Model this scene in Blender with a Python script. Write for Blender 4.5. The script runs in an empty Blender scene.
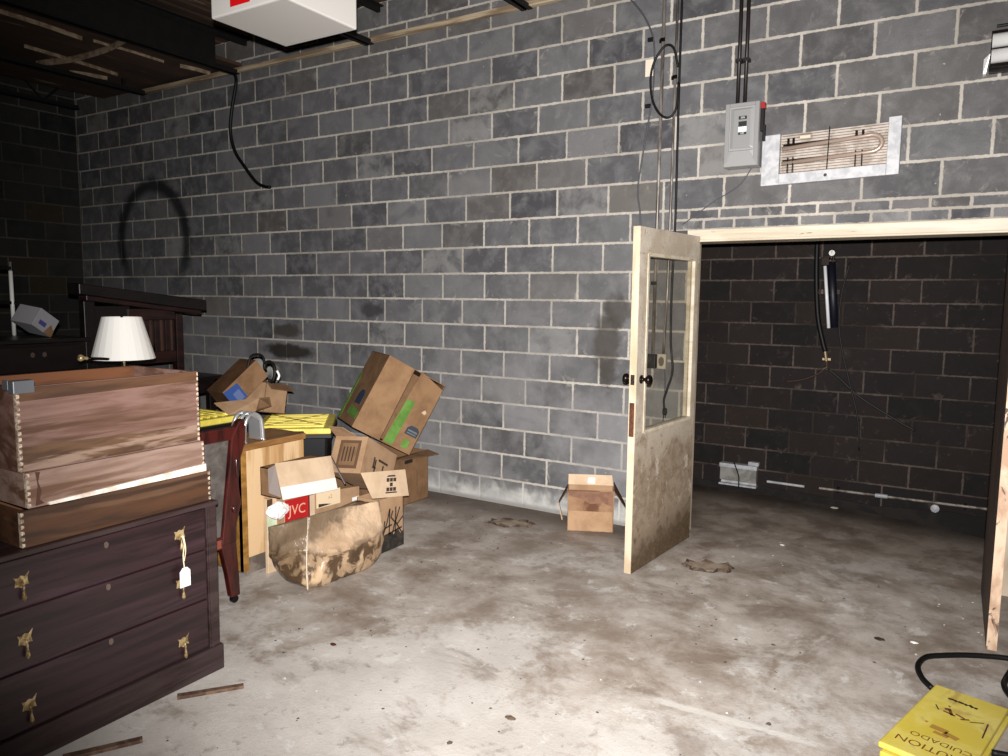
import bpy, bmesh, math, random
from mathutils import Vector, Matrix, noise
random.seed(7)
SC = bpy.context.scene
COL = SC.collection
V = Vector
PI = math.pi

# ------------------------------------------------------------------ colour / materials
def lin(c):
    c = c / 255.0
    return c / 12.92 if c <= 0.04045 else ((c + 0.055) / 1.055) ** 2.4
def rgb(r, g, b):
    return (lin(r), lin(g), lin(b), 1.0)

class NT:
    """tiny node helper"""
    def __init__(s, m):
        m.use_nodes = True
        s.t = m.node_tree
        s.n = s.t.nodes
        s.l = s.t.links
        s.bsdf = s.n['Principled BSDF']
    def node(s, t, **kw):
        n = s.n.new(t)
        for k, v in kw.items():
            setattr(n, k, v)
        return n
    def link(s, a, b):
        s.l.new(a, b)
    def put(s, sock, v):
        if hasattr(v, 'is_linked') or hasattr(v, 'links'):
            s.l.new(v, sock)
        else:
            sock.default_value = v
    def math(s, op, a, b=None, c=None, clamp=False):
        n = s.node('ShaderNodeMath', operation=op, use_clamp=clamp)
        s.put(n.inputs[0], a)
        if b is not None: s.put(n.inputs[1], b)
        if c is not None: s.put(n.inputs[2], c)
        return n.outputs[0]
    def smooth(s, v, a, b, lo=0.0, hi=1.0):
        n = s.node('ShaderNodeMapRange', interpolation_type='SMOOTHSTEP')
        s.put(n.inputs[0], v)
        n.inputs[1].default_value = a; n.inputs[2].default_value = b
        n.inputs[3].default_value = lo; n.inputs[4].default_value = hi
        return n.outputs[0]
    def mix(s, f, a, b, mode='MIX'):
        n = s.node('ShaderNodeMix', data_type='RGBA', blend_type=mode)
        s.put(n.inputs[0], f); s.put(n.inputs[6], a); s.put(n.inputs[7], b)
        return n.outputs[2]
    def noise(s, scale, detail=4, rough=.55, vec=None, dist=0.0):
        n = s.node('ShaderNodeTexNoise')
        n.inputs['Scale'].default_value = scale; n.inputs['Detail'].default_value = detail
        n.inputs['Roughness'].default_value = rough; n.inputs['Distortion'].default_value = dist
        if vec is not None: s.link(vec, n.inputs['Vector'])
        return n.outputs[0]
    def objco(s):
        return s.node('ShaderNodeTexCoord').outputs['Object']
    def geopos(s):
        return s.node('ShaderNodeNewGeometry').outputs['Position']
    def scaled(s, vec, sc):
        n = s.node('ShaderNodeMapping'); n.inputs['Scale'].default_value = sc
        s.link(vec, n.inputs['Vector']); return n.outputs[0]
    def sep(s, vec):
        n = s.node('ShaderNodeSeparateXYZ'); s.link(vec, n.inputs[0]); return n.outputs
    def bump(s, h, strength=.3, dist=.01):
        n = s.node('ShaderNodeBump'); n.inputs['Strength'].default_value = strength
        n.inputs['Distance'].default_value = dist
        s.link(h, n.inputs['Height']); s.link(n.outputs[0], s.bsdf.inputs['Normal'])

MATS = {}
def mat(name, col, rough=.6, metal=0.0, col2=None, scale=8.0, stretch=(1, 1, 1), lo=.4, hi=.62, bump=0.0, col3=None, scale3=3.0, lo3=.5, hi3=.62, spec=.5, coat=0.0):
    """plain material with up to two procedural noise layers (col2 grain, col3 blotches)"""
    if name in MATS: return MATS[name]
    m = bpy.data.materials.new(name); t = NT(m)
    b = t.bsdf
    b.inputs['Roughness'].default_value = rough; b.inputs['Metallic'].default_value = metal
    b.inputs['Specular IOR Level'].default_value = spec
    if coat: b.inputs['Coat Weight'].default_value = coat; b.inputs['Coat Roughness'].default_value = .15
    c = col; co = t.geopos()
    if col2 is not None:
        nz = t.noise(scale, 6, .6, t.scaled(co, stretch), .4)
        c = t.mix(t.smooth(nz, lo, hi), col, col2)
        if bump: t.bump(nz, bump, .01)
    if col3 is not None:
        nz3 = t.noise(scale3 if stretch == (1, 1, 1) else scale3 * .7, 5, .6, t.scaled(co, stretch) if stretch != (1, 1, 1) else co, .6)
        c = t.mix(t.smooth(nz3, lo3, hi3), c, col3)
    t.put(b.inputs['Base Color'], c)
    MATS[name] = m
    return m

def block_mat(name, dark, light, mortar, mortar2, warm, base_white=0.0, marks=(), grime=0.0, grime_col=(0.01, 0.008, 0.007, 1), mortar_w=.0085, smear=.5):
    m = bpy.data.materials.new(name); t = NT(m); b = t.bsdf
    pos = t.geopos()
    uv1 = t.node('ShaderNodeUVMap', uv_map='cell').outputs[0]
    uv2 = t.node('ShaderNodeUVMap', uv_map='size').outputs[0]
    att = t.node('ShaderNodeVertexColor', layer_name='tone').outputs[0]
    at = t.node('ShaderNodeSeparateColor'); t.link(att, at.inputs[0])
    tone, brown, white = at.outputs
    u = t.sep(uv1); w = t.sep(uv2)
    du = t.math('MINIMUM', u[0], t.math('SUBTRACT', w[0], u[0]))
    dv = t.math('MINIMUM', u[1], t.math('SUBTRACT', w[1], u[1]))
    d = t.math('MINIMUM', du, dv)
    n1 = t.noise(22, 4, .6, pos)
    n2 = t.noise(70, 3, .6, pos)
    dd = t.math('ADD', d, t.math('MULTIPLY', t.math('SUBTRACT', n1, .5), .016))
    dd = t.math('ADD', dd, t.math('MULTIPLY', t.math('SUBTRACT', n2, .5), .006))
    mask = t.smooth(dd, mortar_w - .003, mortar_w + .0022, 1, 0)
    big = t.noise(1.3, 4, .6, pos)
    mid = t.noise(7, 5, .62, pos, .3)
    fine = t.noise(160, 2, .5, pos)
    blk = t.mix(tone, dark, light)
    blk = t.mix(t.smooth(mid, .40, .66, 0, .6), blk, light)
    blk = t.mix(t.smooth(t.noise(3.3, 5, .6, pos, .5), .5, .68, 0, .5), blk, dark)
    blk = t.mix(t.smooth(fine, .42, .7, 0, .3), blk, dark)
    blk = t.mix(brown, blk, warm)
    # mortar smears and scuffs on the block faces
    sm = t.noise(9, 6, .7, pos, 1.2)
    edge = t.smooth(d, .008, .06, 1, .25)
    blk = t.mix(t.math('MULTIPLY', t.smooth(sm, .56, .74, 0, smear), edge), blk, mortar)
    spk = t.noise(34, 2, .5, pos)
    blk = t.mix(t.smooth(spk, .72, .78, 0, .55), blk, mortar)
    blk = t.mix(t.math('MULTIPLY', white, t.smooth(mid, .3, .55)), blk, rgb(205, 202, 195))
    mo = t.mix(t.smooth(big, .4, .62), mortar, mortar2)
    mo = t.mix(t.smooth(n2, .35, .7, 0, .35), mo, mortar2)
    c = t.mix(mask, blk, mo)
    p = t.sep(pos)
    if base_white:
        zz = t.math('ADD', p[2], t.math('MULTIPLY', t.math('SUBTRACT', mid, .5), .35))
        c = t.mix(t.smooth(zz, .02, .2, base_white, 0), c, rgb(200, 198, 192))
        c = t.mix(t.smooth(p[2], .015, .05, .55, 0), c, rgb(60, 50, 42))
        # pale bloom on the courses nearer the floor
        c = t.mix(t.math('MULTIPLY', t.smooth(p[2], .3, 2.1, .6, 0), t.smooth(big, .36, .6)), c, rgb(146, 144, 144))
    for (sx, sz, rx, rz, col, amt, ring) in marks:
        ax = t.math('DIVIDE', t.math('SUBTRACT', p[0], sx), rx)
        az = t.math('DIVIDE', t.math('SUBTRACT', p[2], sz), rz)
        r = t.math('SQRT', t.math('ADD', t.math('MULTIPLY', ax, ax), t.math('MULTIPLY', az, az)))
        r = t.math('ADD', r, t.math('MULTIPLY', t.math('SUBTRACT', mid, .5), 1.1 if not ring else .15))
        if ring:
            r = t.math('ABSOLUTE', t.math('SUBTRACT', r, 1.0))
            k = t.smooth(r, .03, .2, amt, 0)
            k = t.math('MULTIPLY', k, t.smooth(p[2], sz - rz * .9, sz - rz * .2))
        else:
            k = t.smooth(r, .55, 1.05, amt, 0)
        c = t.mix(k, c, col)
    if grime:
        c = t.mix(t.smooth(t.noise(.8, 4, .6, pos), .3, .65, grime * .6, grime), c, grime_col)
    t.link(c, b.inputs['Base Color'])
    b.inputs['Roughness'].default_value = .8
    b.inputs['Specular IOR Level'].default_value = .25
    h = t.math('ADD', t.math('MULTIPLY', mask, -.6), t.math('MULTIPLY', fine, .25))
    h = t.math('ADD', h, t.math('MULTIPLY', n2, .3))
    t.bump(h, .45, .006)
    return m

# ------------------------------------------------------------------ mesh builder
class MB:
    def __init__(s): s.v = []; s.f = []
    def add(s, vs, fs):
        o = len(s.v); s.v += [V(p) for p in vs]; s.f += [tuple(i + o for i in f) for f in fs]; return s
    def hexa(s, p):      # 8 points: bottom 4 ccw, top 4 ccw
        return s.add(p, [(3, 2, 1, 0), (4, 5, 6, 7), (0, 1, 5, 4), (1, 2, 6, 5), (2, 3, 7, 6), (3, 0, 4, 7)])
    def box(s, x0, x1, y0, y1, z0, z1):
        return s.hexa([(x0, y0, z0), (x1, y0, z0), (x1, y1, z0), (x0, y1, z0), (x0, y0, z1), (x1, y0, z1), (x1, y1, z1), (x0, y1, z1)])
    def obox(s, c, d, R, taper=1.0):
        c = V(c); ps = []
        for z in (-.5, .5):
            k = taper if z < 0 else 1
            for (a, b) in ((-.5, -.5), (.5, -.5), (.5, .5), (-.5, .5)):
                ps.append(c + R @ V((a * d[0] * k, b * d[1] * k, z * d[2])))
        return s.hexa(ps)
    def panel(s, q, th):   # 4 corners ccw seen from the front; thickness goes backwards
        q = [V(p) for p in q]
        n = (q[1] - q[0]).cross(q[3] - q[0]).normalized()
        return s.hexa([p - n * th for p in q] + q)
    def prism(s, poly, o, u, v, th):
        o, u, v = V(o), V(u), V(v); n = u.cross(v).normalized(); k = len(poly)
        ps = [o + u * a + v * b for a, b in poly]
        return s.add([p - n * th for p in ps] + ps,
                     [tuple(range(k - 1, -1, -1)), tuple(range(k, 2 * k))] + [(i, (i + 1) % k, k + (i + 1) % k, k + i) for i in range(k)])
    def tube(s, pts, r, seg=8, cap=True, flat=1.0):
        pts = [V(p) for p in pts]; n = len(pts); rs = r if isinstance(r, (list, tuple)) else [r] * n
        rings = []; up = None
        for i, p in enumerate(pts):
            t = (pts[min(i + 1, n - 1)] - pts[max(i - 1, 0)]).normalized()
            if up is None:
                up = V((0, 0, 1)) if abs(t.z) < .9 else V((1, 0, 0))
            a = (up - t * up.dot(t)).normalized(); b = t.cross(a); up = a
            rings.append([p + (a * math.cos(2 * PI * k / seg) + b * math.sin(2 * PI * k / seg) * flat) * rs[i] for k in range(seg)])
        vs = [p for rg in rings for p in rg]; fs = []
        for i in range(n - 1):
            for k in range(seg):
                fs.append((i * seg + k, i * seg + (k + 1) % seg, (i + 1) * seg + (k + 1) % seg, (i + 1) * seg + k))
        if cap:
            fs.append(tuple(range(seg - 1, -1, -1))); fs.append(tuple((n - 1) * seg + k for k in range(seg)))
        return s.add(vs, fs)
    def lathe(s, prof, c, R=None, seg=20, cap=True):
        R = R or Matrix.Identity(3); c = V(c); vs = []; fs = []; n = len(prof)
        for r, z in prof:
            for k in range(seg):
                a = 2 * PI * k / seg
                vs.append(c + R @ V((r * math.cos(a), r * math.sin(a), z)))
        for i in range(n - 1):
            for k in range(seg):
                fs.append((i * seg + k, i * seg + (k + 1) % seg, (i + 1) * seg + (k + 1) % seg, (i + 1) * seg + k))
        if cap:
            fs.append(tuple(range(seg - 1, -1, -1))); fs.append(tuple((n - 1) * seg + k for k in range(seg)))
        return s.add(vs, fs)
    def text(s, body, size, o, u, v, th=.0015, align='CENTER'):
        cu = bpy.data.curves.new('letters', 'FONT'); cu.body = body; cu.size = size
        cu.align_x = align; cu.align_y = 'CENTER'; cu.resolution_u = 3
        ob = bpy.data.objects.new('letters', cu); COL.objects.link(ob)
        dg = bpy.context.evaluated_depsgraph_get(); me = ob.evaluated_get(dg).to_mesh()
        o, u, v = V(o), V(u).normalized(), V(v).normalized(); n = u.cross(v)
        vs = [o + u * p.co.x + v * p.co.y + n * th for p in me.vertices]
        fs = [tuple(p.vertices) for p in me.polygons]
        ob.evaluated_get(dg).to_mesh_clear()
        bpy.data.objects.remove(ob); bpy.data.curves.remove(cu)
        return s.add(vs, fs)

def bez(pts, n=8):
    """Catmull-Rom through points"""
    P = [V(p) for p in pts]; P = [P[0] * 2 - P[1]] + P + [P[-1] * 2 - P[-2]]; out = []
    for i in range(1, len(P) - 2):
        for k in range(n):
            t = k / n; a, b, c, d = P[i - 1], P[i], P[i + 1], P[i + 2]
            out.append(.5 * ((2 * b) + (c - a) * t + (2 * a - 5 * b + 4 * c - d) * t * t + (3 * b - a - 3 * c + d) * t ** 3))
    out.append(P[-2]); return out

def wloc(o):
    p = V((0, 0, 0))
    while o is not None: p += o.location; o = o.parent
    return p

def part(name, mb, m, parent=None, bevel=0.0, smooth=False, subdiv=0, label=None, origin=None):
    me = bpy.data.meshes.new(name)
    base = wloc(parent) if parent is not None else V((0, 0, 0))
    org = V(origin) if origin is not None else V((0, 0, 0))
    me.from_pydata([tuple(p - base - org) for p in mb.v], [], mb.f)
    bm = bmesh.new(); bm.from_mesh(me); bmesh.ops.recalc_face_normals(bm, faces=bm.faces); bm.to_mesh(me); bm.free()
    me.materials.append(m)
    if smooth:
        for p in me.polygons: p.use_smooth = True
    o = bpy.data.objects.new(name, me); COL.objects.link(o)
    if parent is not None: o.parent = parent
    o.location = org
    if bevel:
        md = o.modifiers.new('bevel', 'BEVEL'); md.width = bevel; md.segments = 2; md.limit_method = 'ANGLE'; md.angle_limit = .6
    if subdiv:
        md = o.modifiers.new('sub', 'SUBSURF'); md.levels = subdiv; md.render_levels = subdiv
    if label: o['label'] = label
    return o

def tag(o, label, cat, group=None):
    o['label'] = label; o['category'] = cat
    if group: o['group'] = group
    return o
def thing(name, label, cat, loc=(0, 0, 0), group=None):
    o = bpy.data.objects.new(name, None); COL.objects.link(o); o.location = loc; o.empty_display_size = .1
    return tag(o, label, cat, group)
def struct(name, mb, m, **k):
    o = part(name, mb, m, **k); o['kind'] = 'structure'; return o

def Rz(a): return Matrix.Rotation(a, 3, 'Z')
def Rx(a): return Matrix.Rotation(a, 3, 'X')
def Ry(a): return Matrix.Rotation(a, 3, 'Y')

# ------------------------------------------------------------------ camera
M0 = V((0.85003684, 0.52663686, 0.00953868)); M1 = V((0.06495383, -0.08683538, -0.99410292)); M2 = V((-0.52270294, 0.84564368, -0.10802035))
cam_d = bpy.data.cameras.new('camera'); cam = bpy.data.objects.new('camera', cam_d); COL.objects.link(cam)
R = Matrix((M0, -M1, -M2)).transposed()
cam.matrix_world = Matrix.Translation((2.2228, -4.9545, 1.6467)) @ R.to_4x4()
cam_d.sensor_width = 36; cam_d.lens = 746.33 / 1008 * 36; cam_d.clip_start = .05
SC.camera = cam
SC.view_settings.view_transform = 'Standard'; SC.view_settings.look = 'None'
SC.view_settings.gamma = 1; SC.view_settings.use_curve_mapping = False
SC.view_settings.exposure = 0.0

# ------------------------------------------------------------------ block walls
H = .2032; L = .4064
OFF = {17: .028, 16: .039, 15: .038, 14: .048, 13: .082, 12: .041, 11: .013, 10: -.019, 9: -.018, 8: -.011, 7: -.021, 6: -.007, 5: -.029, 4: -.033, 3: -.029, 2: -.036, 1: -.04, 0: -.045}
def block_wall(name, m, o, u, a0, a1, zr, holes=(), tone=None, off=None, extra=()):
    """o: origin, u: direction along the wall, cells laid course by course; zr rows (k0,k1). holes: (a0,a1,z0,z1)"""
    o, u = V(o), V(u); cells = []
    for k in range(*zr):
        z0, z1 = k * H, (k + 1) * H
        of = (off.get(k, .03) if off else 0) + (0 if k % 2 else L / 2)
        i0 = math.floor((a0 - of) / L) - 1; i1 = math.ceil((a1 - of) / L) + 1
        for i in range(i0, i1):
            x0, x1 = max(a0, of + i * L), min(a1, of + (i + 1) * L)
            if x1 - x0 < .005: continue
            segs = [(x0, x1)]
            for (h0, h1, hz0, hz1) in holes:
                if z1 > hz0 + .001 and z0 < hz1 - .001:
                    ns = []
                    for s0, s1 in segs:
                        if s1 <= h0 or s0 >= h1: ns.append((s0, s1)); continue
                        if s0 < h0: ns.append((s0, h0))
                        if s1 > h1: ns.append((h1, s1))
                    segs = ns
            for s0, s1 in segs:
                if s1 - s0 > .004: cells.append((s0, s1, z0, z1))
    cells += list(extra)
    vs = []; fs = []; d1 = []; d2 = []; cols = []
    for (x0, x1, z0, z1) in cells:
        b = len(vs)
        for (x, z) in ((x0, z0), (x1, z0), (x1, z1), (x0, z1)):
            p = o + u * x; vs.append((p.x, p.y, z))
        fs.append((b, b + 1, b + 2, b + 3))
        w, h = x1 - x0, z1 - z0
        d1 += [(0, 0), (w, 0), (w, h), (0, h)]; d2 += [(w, h)] * 4
        t = tone((x0 + x1) / 2, (z0 + z1) / 2) if tone else (random.random(), 0, 0)
        cols += [t + (1,)] * 4
    me = bpy.data.meshes.new(name); me.from_pydata(vs, [], fs)
    l1 = me.uv_layers.new(name='cell'); l2 = me.uv_layers.new(name='size')
    for i in range(len(d1)): l1.data[i].uv = d1[i]; l2.data[i].uv = d2[i]
    ca = me.color_attributes.new('tone', 'FLOAT_COLOR', 'CORNER')
    for i, c in enumerate(cols): ca.data[i].color = c
    me.materials.append(m)
    ob = bpy.data.objects.new(name, me); COL.objects.link(ob); ob['kind'] = 'structure'
    return ob

SOOT = rgb(38, 34, 30)
m_block = block_mat('grey_block', rgb(66, 65, 68), rgb(116, 114, 115), rgb(184, 177, 167), rgb(152, 145, 136), rgb(92, 84, 72), base_white=.95,
    marks=[(-3.27, 1.115, .40, .085, rgb(34, 29, 24), .9, 0), (-3.27, 1.305, .24, .075, rgb(52, 46, 38), .75, 0),
            (-3.68, .935, .30, .09, rgb(192, 190, 184), .9, 0), (.03, 1.30, .12, .34, rgb(62, 57, 50), .75, 0), (.10, 1.55, .12, .14, rgb(58, 53, 46), .7, 0),
            (-2.22, 1.515, .17, .075, rgb(52, 50, 50), .8, 0), (-1.2, 2.5, .3, .12, rgb(120, 118, 116), .5, 0),
            (-5.32, 2.2, .58, .6, rgb(12, 12, 13), .85, 1)])  # last entry: dark soft-edged arch toward the left corner
def main_tone(x, z):
    t = min(1, max(0, random.gauss(.38, .24))); br = max(0, random.gauss(-.22, .25)); w = 0
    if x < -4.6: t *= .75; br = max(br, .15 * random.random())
    if x > .9 and z > 2.2: br = max(br, random.random() * .25)
    if z > 3.66: br = max(br, .45 * random.random())
    if random.random() < .06: w = .12
    return (t, min(br, .6), w)
thin = []
random.seed(11)
for k, (z0, z1, sh) in enumerate(((2.100, 2.168, .0), (2.168, 2.2352, .1))):
    x = .50 + sh
    while x < 2.7:
        thin.append((x, min(x + .2, 2.7), z0, z1)); x += .2
thin += [(.42, .50, 2.100, 2.2352), (.50, .60, 2.168, 2.2352)]
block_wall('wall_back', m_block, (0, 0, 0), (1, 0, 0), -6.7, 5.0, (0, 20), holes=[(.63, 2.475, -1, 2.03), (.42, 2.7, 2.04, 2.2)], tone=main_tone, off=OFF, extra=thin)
# thickness of the wall around the doorway
core = MB().box(-6.9, .625, .015, .2, -.1, 4.06).box(2.48, 5.2, .015, .2, -.1, 4.06).box(.625, 2.48, .015, .2, 2.06, 4.06)
struct('wall_core', core, mat('block_core', rgb(70, 68, 66), .9))

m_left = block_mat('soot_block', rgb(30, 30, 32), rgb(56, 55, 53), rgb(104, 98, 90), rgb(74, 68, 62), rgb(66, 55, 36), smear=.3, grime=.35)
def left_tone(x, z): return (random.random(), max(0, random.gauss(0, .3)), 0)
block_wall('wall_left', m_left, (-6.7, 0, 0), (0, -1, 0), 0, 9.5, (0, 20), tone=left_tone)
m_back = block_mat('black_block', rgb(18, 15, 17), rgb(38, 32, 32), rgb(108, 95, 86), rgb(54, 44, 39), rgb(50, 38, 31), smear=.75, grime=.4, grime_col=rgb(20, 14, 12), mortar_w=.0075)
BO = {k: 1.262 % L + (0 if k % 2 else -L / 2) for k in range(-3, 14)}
def back_tone(x, z): return (random.random(), max(0, random.gauss(.15, .25)), 0)
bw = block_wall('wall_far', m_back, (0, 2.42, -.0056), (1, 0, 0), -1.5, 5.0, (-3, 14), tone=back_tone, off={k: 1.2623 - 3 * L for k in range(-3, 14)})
bw.location.z = 1.9296 - 9 * H - .1 + .0  # course lines of the far room
bw.location.z = .0
for v_ in bw.data.vertices: v_.co.z += 1.9296 - 10 * H + .1026 - .0026
struct('wall_far_side', MB().box(-1.6, -1.5, .2, 2.5, -.6, 2.8).box(5.0, 5.1, .2, 2.5, -.6, 2.8), mat('block_core', rgb(70, 68, 66)))
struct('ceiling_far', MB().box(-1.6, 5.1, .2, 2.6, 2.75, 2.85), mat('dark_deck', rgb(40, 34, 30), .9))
struct('wall_right', MB().box(5.0, 5.2, -9.5, 0, 0, 4.06), mat('right_block', rgb(60, 60, 64), .9))
struct('wall_front', MB().box(-6.7, 5.0, -9.7, -9.5, 0, 4.06), mat('right_block', rgb(60, 60, 64), .9))

# ------------------------------------------------------------------ floor
def floor_mat():
    m = bpy.data.materials.new('stained_concrete'); t = NT(m); b = t.bsdf; pos = t.geopos(); p = t.sep(pos)
    big = t.noise(.9, 5, .62, pos, .8); mid = t.noise(2.8, 8, .68, pos, .25); fine = t.noise(13, 6, .7, pos, .2); grit = t.noise(60, 4, .7, pos)
    c = t.mix(t.smooth(mid, .34, .66), rgb(136, 122, 110), rgb(182, 172, 163))
    # white salt bloom, with flash brightness toward the front painted into it
    bloom_flash = t.math('ADD', big, t.math('MULTIPLY', t.smooth(p[1], -3.4, -.7, .16, -.10), 1.0))
    bloom_flash = t.math('ADD', bloom_flash, t.math('MULTIPLY', t.math('SUBTRACT', fine, .5), .35))
    c = t.mix(t.smooth(bloom_flash, .47, .58, 0, .62), c, rgb(203, 197, 191))
    # brown water stains
    st = t.noise(1.7, 8, .68, t.scaled(pos, (1, 1.5, 1)), .5)
    c = t.mix(t.smooth(st, .53, .66, 0, .55), c, rgb(108, 90, 76))
    c = t.mix(t.smooth(fine, .57, .66, 0, .4), c, rgb(104, 92, 82))
    c = t.mix(t.smooth(grit, .60, .75, 0, .45), c, rgb(76, 66, 58))
    # crisp white salt flakes and a pale painted line
    fl_ = t.noise(5.5, 8, .72, pos, .3)
    c = t.mix(t.smooth(fl_, .58, .64, 0, .6), c, rgb(206, 202, 196))
    ln = t.math('ADD', t.math('ADD', t.math('MULTIPLY', p[0], -.045), p[1]), 2.192)
    ln = t.math('ADD', t.math('ABSOLUTE', ln), t.math('MULTIPLY', t.math('SUBTRACT', fine, .5), .05))
    c = t.mix(t.math('MULTIPLY', t.smooth(ln, .012, .03, .7, 0), t.math('MULTIPLY', t.smooth(p[0], 1.1, 1.3), t.smooth(p[0], 1.7, 1.95, 1, 0))), c, rgb(205, 200, 192))
    # soil band along the block wall and the dirty slab beyond the doorway
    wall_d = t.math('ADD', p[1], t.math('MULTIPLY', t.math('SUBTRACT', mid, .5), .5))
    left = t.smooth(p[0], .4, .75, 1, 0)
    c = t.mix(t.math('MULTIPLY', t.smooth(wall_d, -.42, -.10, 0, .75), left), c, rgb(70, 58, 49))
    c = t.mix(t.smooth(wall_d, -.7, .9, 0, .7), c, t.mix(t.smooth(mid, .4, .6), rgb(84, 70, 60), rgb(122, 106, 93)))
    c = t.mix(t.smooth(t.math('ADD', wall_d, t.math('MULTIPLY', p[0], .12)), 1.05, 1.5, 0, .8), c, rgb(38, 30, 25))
    t.link(c, b.inputs['Base Color'])
    t.put(b.inputs['Roughness'], t.smooth(mid, .3, .7, .5, .85))
    b.inputs['Specular IOR Level'].default_value = .3
    h = t.math('ADD', t.math('MULTIPLY', fine, .6), t.math('MULTIPLY', grit, .5))
    t.bump(h, .3, .010)
    return m
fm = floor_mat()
fl = MB().box(-6.9, 5.2, -9.7, .2, -.15, 0)
# slab of the far room, its rear edge slanting in front of a trough along the wall
edge = [(-1.5, 1.50), (.30, 1.50), (.82, 1.48), (1.53, 1.42), (1.9, 1.30), (2.45, 1.12), (3.2, 1.0), (5.0, .95)]
poly = [(5.0, .2)] + [(x, y) for x, y in edge[::-1]] + [(-1.5, .2)]
fl.prism(poly, (0, 0, 0), (1, 0, 0), (0, 1, 0), .15)
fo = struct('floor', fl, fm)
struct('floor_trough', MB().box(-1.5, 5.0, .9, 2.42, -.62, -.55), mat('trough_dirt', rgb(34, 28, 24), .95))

# ------------------------------------------------------------------ ceiling deck, joists
def deck_mat():
    m = bpy.data.materials.new('rusty_deck'); t = NT(m); pos = t.geopos()
    n = t.noise(2, 6, .65, t.scaled(pos, (1, .35, 1)), .6); s = t.noise(7, 5, .7, t.scaled(pos, (1.6, .16, 1)), .8)
    c = t.mix(t.smooth(n, .35, .65), rgb(50, 33, 22), rgb(76, 52, 36))
    c = t.mix(t.smooth(s, .60, .68, 0, .8), c, rgb(150, 132, 112))
    t.link(c, t.bsdf.inputs['Base Color']); t.bsdf.inputs['Roughness'].default_value = .85
    return m
dk = MB(); x = -6.9; prof = []
while x < 5.2:
    prof += [(x, 4.06), (x + .10, 4.06), (x + .115, 4.075), (x + .135, 4.075)]; x += .15
vs = []; fs = []
for (px, pz) in prof: vs += [(px, -9.7, pz), (px, .2, pz)]
for i in range(len(prof) - 1): fs.append((2 * i, 2 * i + 1, 2 * i + 3, 2 * i + 2))
dk.add(vs, fs)
struct('ceiling', dk, deck_mat())
struct('ceiling_roof', MB().box(-6.9, 5.2, -9.7, .2, 4.12, 4.16), mat('dark_deck', rgb(40, 34, 30), .9))
m_joist = mat('black_steel', rgb(11, 10, 10), .6, .2, col2=rgb(20, 17, 15), scale=14)
jl = {-6.42: 'black open-web steel roof joist beside the left wall', -5.18: 'black roof joist ending over the thin brick course near the left corner', -3.74: 'black roof joist with a cable hanging from its end',
      -2.09: 'black roof joist behind the white hanging box', -.60: 'black roof joist above the upper middle of the block wall'}
for jx, lab in jl.items():
    t = thing('roof_joist', lab, 'joist', (jx, -.12, 3.69), 'steel roof joists')
    bc = MB().box(jx - .045, jx - .006, -6.2, -.12, 3.69, 3.697).box(jx - .013, jx - .006, -6.2, -.12, 3.69, 3.735)
    bc.box(jx + .006, jx + .045, -6.2, -.12, 3.69, 3.697).box(jx + .006, jx + .013, -6.2, -.12, 3.69, 3.735)
    part('bottom_chord', bc, m_joist, t)
    if jx == -5.18: part('hanger', MB().box(jx - .012, jx + .012, -1.5, -1.46, 3.735, 3.80), m_joist, t)
    tc = MB().box(jx - .012, jx + .012, -.36, -.32, 3.735, 3.80) if jx == -5.18 else MB().box(jx - .05, jx + .05, -6.2, -.002, 4.02, 4.03).box(jx - .014, jx - .006, -6.2, -.002, 3.98, 4.03).box(jx + .006, jx + .014, -6.2, -.002, 3.98, 4.03)
    part('hanger' if jx == -5.18 else 'top_chord', tc, m_joist, t)
    if jx == -5.18: continue
    if jx == -3.74:
        part('web_plate', MB().box(jx - .004, jx + .004, -6.2, -.35, 3.70, 4.02), m_joist, t); continue
    pts = []; y = -.2; k = 0
    while y > -6.2:
        pts.append((jx, y, 3.71 if k % 2 else 4.01)); y -= .3; k += 1
    part('web_rod', MB().tube(pts, .012, 6), m_joist, t)
tag(part('wood_rail', MB().box(-5.4, .6, -.075, -.03, 3.735, 3.775), mat('pale_rail', rgb(176, 158, 132), .7, col2=rgb(120, 100, 78), scale=6, stretch=(.3, 4, 4)), bevel=.004),
    'long pale wooden rail running along the top of the block wall', 'rail')
m_deck2 = deck_mat()
struct('ceiling_panel', MB().box(-6.12, -3.80, -9.5, -.004, 3.80, 3.83), m_deck2)
for k_, (pts_, w_, lab) in enumerate(((((-4.22, -1.95), (-4.29, -1.25)), .030, 'pale straight lath strip on the brown ceiling panel, nearest the camera'), (((-4.28, -1.16), (-4.28, -.50)), .018, 'thin pale lath strip on the brown ceiling panel, close to the joist'),
        (((-4.93, -1.40), (-5.04, -.49)), .026, 'pale lath strip in the middle of the brown ceiling panel'), (((-4.24, -.36), (-4.20, -.06)), .03, 'short pale lath strip where the ceiling panel meets the block wall'),
        (((-5.36, -.78), (-5.25, -.47)), .03, 'short pale lath strip on the ceiling panel near the left corner'))):
    (a_, b_), (c_, d_) = pts_
    tag(part('ceiling_lath', MB().tube(bez([(a_, b_, 3.796), ((a_ + c_) / 2 + .015, (b_ + d_) / 2, 3.796), (c_, d_, 3.796)], 6), w_, 6, flat=.2), mat('lath', rgb(150, 130, 108), .8, col2=rgb(110, 92, 72), scale=14)), lab, 'strip', 'pale laths on the ceiling panel')
tag(part('ceiling_lath', MB().tube(bez([(-5.33, -1.10, 3.780), (-4.9, -1.02, 3.766), (-4.3, -1.02, 3.766), (-3.86, -1.08, 3.780)], 6), .028, 6, flat=.2), mat('lath', rgb(150, 130, 108))), 'curved pale strip of lath crossing the others on the ceiling panel', 'strip')

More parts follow.
